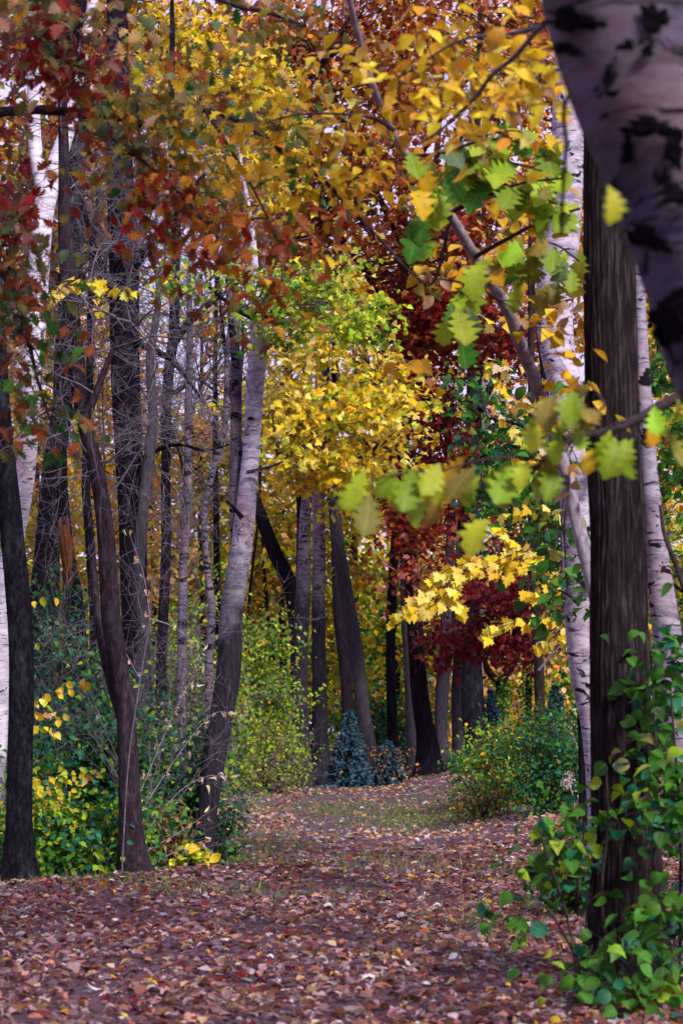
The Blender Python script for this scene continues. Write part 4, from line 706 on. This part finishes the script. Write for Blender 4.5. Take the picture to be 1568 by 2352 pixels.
T.sprays([(20, [(300, 1960), (400, 1830), (470, 1785), (525, 1782)]), (20, [(300, 1900), (420, 1720), (490, 1640), (545, 1642)]), (20.2, [(310, 1850), (390, 1660), (440, 1560), (470, 1500)]), (20, [(330, 1960), (430, 1900), (500, 1850)]), (20, [(345, 1420), (400, 1440), (440, 1470)]), (20, [(350, 1980), (420, 1950), (470, 1930)]), (19.5, [(322, 1560), (290, 1500), (262, 1430)]), (19.5, [(345, 1420), (330, 1320), (300, 1230)])], 'cream:4 tan:2 salmon:1 pale_lilac:2 peach:.6', 'dry', .085, .15, droopy=(-.2, .6), jitter=.03, twig_r=.003)
T.done(B_LILAC)
shrub('plant', 'bright yellow-green leafy plant at the path edge, foot of the leaning birch', 440, 1945, 20.2, 30, 'lime:4 yel:1.4 lime2:1', 8, .12, 'oval', 6, 'plant', parts=100, stems=4, spread=(.06, .06, .05))
T = Tree('dry_flower', 'small pale dried flower head beside the right bank bush', [(1318, 1850, 4), (1312, 1820, 3), (1304, 1796, 3)], 30, B_LILAC, 'plant', seg=5, grow=0, flare=0, part='stem')
T.crown([(1303, 1792, 9, 15, 30, .06, 16)], 'pale_lilac:3 cream', 'small', .035, 12, (.03, .03, .04), twig_r=.002, low=False); T.done(B_LILAC)

# spruces
def spruce(label, px, top, d, wpx, palette_mat, leaves=0):
    bx = W(px, 1700, d)[0]; gz = float(ground(bx, d)); H = float(W(px, top, d)[2]) - gz; R = wpx * d / F_PX / 2
    base = np.array([bx, d, gz]); root = thing('blue_spruce', label, 'spruce', base, 'young blue spruces')
    b = MB(); b.add(*tube(np.array([base - [0, 0, .1], base + [0, 0, H * .5], base + [0, 0, H * .98]]), [.05, .03, .006], 8)); link('trunk', b.mesh('trunk', B_TWIGD, base), root)
    nd = MB(); tiers = 13
    for t_ in range(tiers):
        f = t_ / (tiers - 1); z = H * (.04 + .92 * f); r = R * (1 - f) ** .8 * 1.05 + .05; nb = int(15 - 8 * f)
        for k in range(nb):
            a_ = 6.283 * (k + rng.random()) / nb; rr = r * rng.uniform(.75, 1.12)
            tipp = base + np.array([math.cos(a_) * rr, math.sin(a_) * rr, z - .22 * rr + .1 * H * rng.uniform(-.3, .6)]); st = base + np.array([0, 0, z + .02])
            line = bend_path(st, tipp, 8, -.06, .04); nd.add(*tube(line, np.linspace(.014, .008, 8), 4))
            m_ = int(26 + 60 * rr); tt = rng.random(m_) ** .7; p0 = st + (tipp - st) * tt[:, None] + rng.normal(0, .012, (m_, 3)); dv = norm(norm(tipp - st) * .6 + rng.normal(0, .6, (m_, 3)) + np.array([0, 0, .25]))
            L = .10 * rng.uniform(.7, 1.3, (m_, 1)); sd = norm(np.cross(dv, rng.normal(0, 1, (m_, 3)))) * .020
            nd.add(np.stack([p0 - sd, p0 + sd, p0 + dv * L + sd * .5, p0 + dv * L - sd * .5], 1).reshape(-1, 3), np.arange(4 * m_).reshape(-1, 4))
    link('crown', nd.mesh('crown', palette_mat, base, smooth=False), root, kind='stuff')
    if leaves:
        u = rng.normal(0, .5, (leaves, 3)); pos = base + np.stack([u[:, 0] * R * 1.2, -np.abs(u[:, 1]) * R * 1.2, H * rng.uniform(.1, .95, leaves)], 1)
        k_, w_ = pal('gold:1.5 rust2:2 brown:3 tan:1.5 plum:2'); tip, nr = droop(leaves); lm = MB(); add_leaves(lm, 'oval', pos, tip, nr, np.full(leaves, .09), k_[rng.choice(5, leaves, p=w_)]); link('caught_leaves', lm.mesh('caught_leaves', LEAF, base), root, kind='stuff')
spruce('young blue spruce with a few caught yellow leaves at the path bend', 801, 1640, 50, 104, NEEDLE, 14)
spruce('small squat spruce littered with brown leaves, right of the young blue one', 890, 1708, 50.5, 96, NEEDLE, 260)
spruce('pale blue spruce behind the right bank bush', 1128, 1590, 60, 80, NEEDLE, 0)
spruce('blue spruce half hidden between the thin brown trunk and white birch', 1275, 1575, 56, 90, NEEDLE, 0)

# ------------------------------------------------------------------ far trees and the wood behind
GF = 'far trees behind the clearing'
def far_tree(label, px, d, blobs, palette, size=.30, w=20, kind='tiny', per=34):
    top = min(b_[1] - b_[3] * .6 for b_ in blobs)
    T = Tree('far_tree', label, [(px, 1770, w), (px + 6, 1500, w * .85), (px - 4, (1500 + top) / 2, w * .6), (px + 3, top, w * .25)], d, B_DARK, group=GF, seg=10, rings=30)
    T.crown(blobs, palette, kind, size, per, (.75, .75, .42), twig_r=.016); return T.done()
far_tree('far golden tree behind the dark leftmost trunk', 90, 62, [(70, 1150, 130, 330, 62, 3, 90), (60, 800, 130, 170, 62, 3, 48)], 'gold:2 yel:4 peach:2 lime:1.5 oli:1.5')
far_tree('far orange-gold tree behind the torn trunk', 215, 66, [(210, 1230, 120, 300, 66, 3, 84), (235, 860, 100, 190, 66, 3, 52)], 'gold:2 yel:3 peach:2.5 ora:.6 oli:1')
far_tree('far peach-gold tree below the bright sky gap', 352, 72, [(355, 1230, 110, 230, 72, 3, 76), (345, 1000, 80, 100, 72, 3, 26)], 'peach:3 yel:3 oli:1.5 pink:.6 cream:1 lime:.8')
far_tree('far tan and olive tree behind the crooked thin birch', 462, 70, [(460, 1230, 100, 230, 70, 3, 70), (475, 980, 90, 110, 68, 3, 26), (470, 760, 60, 80, 66, 2, 9)], 'peach:2 yel:3 lime:1.5 oli:1.5 cream:1')
far_tree('far golden tree behind the leaning birch', 575, 74, [(570, 1230, 90, 250, 74, 3, 70), (560, 960, 60, 110, 74, 3, 16)], 'yel:4 lime:2 oli:1.5 peach:1.5')
far_tree('far dull gold tree behind the left-leaning dark trunk', 648, 66, [(640, 1300, 90, 180, 66, 3, 49)], 'yel:3 oli:2 lime:2 peach:1 cream:.6')
far_tree('far yellow-olive tree behind the glowing yellow maple', 815, 68, [(800, 1230, 140, 250, 66, 3, 93), (800, 880, 120, 130, 68, 2, 27)], 'oli:2 yel:3 lime:2 gold:1')
far_tree('far olive and russet tree behind the nearly black trunk', 905, 70, [(930, 1350, 110, 230, 68, 3, 68)], 'oli:2 lime2:2 yel:2 grn:1 gold:1')
far_tree('far pale golden tree glowing below the crimson leaves', 1155, 82, [(1150, 1600, 140, 110, 82, 3, 62), (1080, 1200, 120, 300, 78, 3, 68)], 'peach:3 yel2:2 gold:2 pale:1', .32)
far_tree('far olive-green tree behind the white crooked birch', 1330, 60, [(1330, 1250, 140, 350, 60, 3, 93)], 'oli2:2 grn:2.5 oli:2 grn2:2 gold:.8')
far_tree('far yellow tree at the upper right, behind the near trunk', 1500, 52, [(1500, 800, 130, 400, 52, 3, 74), (1350, 450, 130, 300, 54, 2, 49)], 'yel2:2 gold:2.5 rust:1.5 yel:1.6 oli:1')
far_tree('far rusty olive tree high at the upper left', 150, 52, [(140, 380, 200, 260, 50, 3, 110), (330, 60, 150, 120, 50, 2, 44), (90, 60, 140, 110, 50, 2, 40), (50, 620, 120, 160, 50, 3, 34)], 'oli:2 gold:2 rust:2 oli2:1.5 yel2:1')
far_tree('far gold and green tree over the sky gap', 500, 60, [(450, 420, 150, 110, 58, 2, 21), (610, 470, 110, 120, 58, 2, 18), (560, 780, 50, 70, 60, 2, 5)], 'gold:2 yel2:2 lime2:1.5 oli:1.5 ora:1')
wb = MB()
def mass(blobs, palette, size, per):
    k, w = pal(palette)
    for px, py, rx, ry, d, rd, n in blobs:
        c = W(px, py, d); cc = c + norm(rng.normal(0, 1, (n, 3))) * rng.random((n, 1)) ** .4 * np.array([rx * d / F_PX, rd, ry * d / F_PX])
        pos = np.repeat(cc, per, 0) + rng.normal(0, 1, (n * per, 3)) * (1.0, 1.0, .6); cl = colours((k, w), n, .7, per)
        ok = pos[:, 2] > ground(pos[:, 0], pos[:, 1]); tip, nr = droop(len(pos)); add_leaves(wb, 'tiny', pos[ok], tip[ok], nr[ok], size * rng.uniform(.7, 1.3, ok.sum()), cl[ok])
mass([(x, 1560, 150, 150, 88, 5, 60) for x in range(-100, 1750, 130)], 'grn:2 lime2:3 teal:1.5 lime:1.5 yel:1', .40, 30)
mass([(x, 1380, 160, 140, 100, 6, 36) for x in range(-100, 1750, 140)], 'oli:1 lime2:2 yel:3 peach:1.5 lime:2', .5, 30)
mass([(x, 1150, 140, 130, 104, 6, 18) for x in (-80, 60, 200, 700, 850, 1000, 1150, 1300, 1450, 1600)], 'gold:1 yel:3 peach:1.5 pale:1 lime:1', .5, 30)
mass([(x, 800, 150, 240, 108, 6, 24) for x in (760, 900, 1050, 1200, 1400, 1560)], 'gold:2 oli:2 rust:1.5 yel2:1', .5, 30)
o = link('far_woodland', wb.mesh('far_woodland', LEAF), None, kind='stuff'); o['label'] = 'blurred gold and green mass of woodland at the far end'; o['category'] = 'woodland'

# unseen wood beside and behind the viewer, added as shade, open towards the sun
wb = MB()
k, w = pal('gold:2 oli2:2 grn2:3 rust:1 yel2:1')
for az in list(range(172, 318, 12)) + [62, 74, 86, 98, 108]:
    R_ = rng.uniform(13, 18); a_ = math.radians(az); c = np.array([math.sin(a_) * R_, math.cos(a_) * R_, 0])
    if abs(c[0]) < .171 * 1.5 * c[1] + 1.5 and c[1] > 0: continue
    wb.add(*tube(np.array([c + [0, 0, -.1], c + [.3, .1, 5], c + [.1, .2, 13]]), [.22, .17, .05], 8), np.tile((.02, .017, .02), (24, 1)))
    n = 90; cc = c + np.clip(rng.normal(0, .5, (n, 3)), -1.2, 1.2) * (2.8, 2.8, 6) + np.array([0, 0, 7.5]); per = 12
    pos = np.repeat(cc, per, 0) + rng.normal(0, .5, (n * per, 3)); pos = pos[pos[:, 2] > .3]; tip, nr = droop(len(pos))
    add_leaves(wb, 'tiny', pos, tip, nr, rng.uniform(.3, .5, len(pos)), k[rng.choice(len(k), len(pos), p=w)])
o = link('woodland', wb.mesh('woodland', LEAF), None, kind='stuff'); o['label'] = 'unseen autumn woodland beside and behind the viewer, added for shade'; o['category'] = 'woodland'
# thin bare stems and brush among the far trunks
GS = 'thin stems among the far trunks'
BY = ['left of the torn orange wood', 'just right of the torn orange wood', 'behind the smooth bending trunk', 'right of the slender grey trunk', 'left of the thin straight grey birch', 'touching the thin straight grey birch', 'between the two thin birches', 'just left of the leaning birch', 'behind the twin stem of the leaning birch', 'right of the leaning birch', 'under the left-leaning dark trunk', 'left of the two upright birches', 'above the young blue spruce', 'left of the nearly black trunk', 'behind the crimson leaves', 'left of the ivy-clad thin trunk']
for i in (0, 2, 3, 5, 8, 10, 13, 14):
    px = [140, 205, 262, 345, 368, 395, 450, 505, 545, 575, 625, 655, 770, 905, 1120, 1190][i] + rng.uniform(-6, 6); d = rng.uniform(54, 68); w_ = rng.uniform(6, 11); le = rng.normal(0, 25)
    T = Tree('thin_stem', 'thin bare far stem ' + BY[i], [(px, 1790, w_), (px + le * .3 + rng.normal(0, 6), 1600, w_ * .9), (px + le * .6 + rng.normal(0, 8), 1380, w_ * .8), (px + le + rng.normal(0, 8), 1150, w_ * .6), (px + le * 1.4, 900, w_ * .35)], d, B_DARK, group=GS, seg=8, rings=26, flare=.2)
    sk = T.skel(); sk = sk[sk[:, 2] > 2.0]; T.bare(sk[rng.integers(0, len(sk), 9)], 1.1, 2, 4, .012); T.done(B_TWIGD)
for label, px, d in (('bare twiggy shrub below the torn orange wood', 190, 24), ('bare twiggy shrub before the slender grey trunk', 345, 22.5), ('bare twiggy shrub under the thin grey birches', 445, 27)):
    g0 = W(px, 1700, d); base = np.array([g0[0], d, float(ground(g0[0], d))])
    T = Tree('bare_shrub', label, [(px, 1990, 5), (px + 4, 1850, 4), (px - 3, 1700, 3)], d, B_TWIG, 'shrub', seg=6, part='stem', grow=0, flare=0, rings=10)
    T.bare(np.repeat(base[None] + [0, 0, .05], 9, 0), 2.2, 3, 4, .009, up=2.2, spread=.8); T.done(B_TWIG)
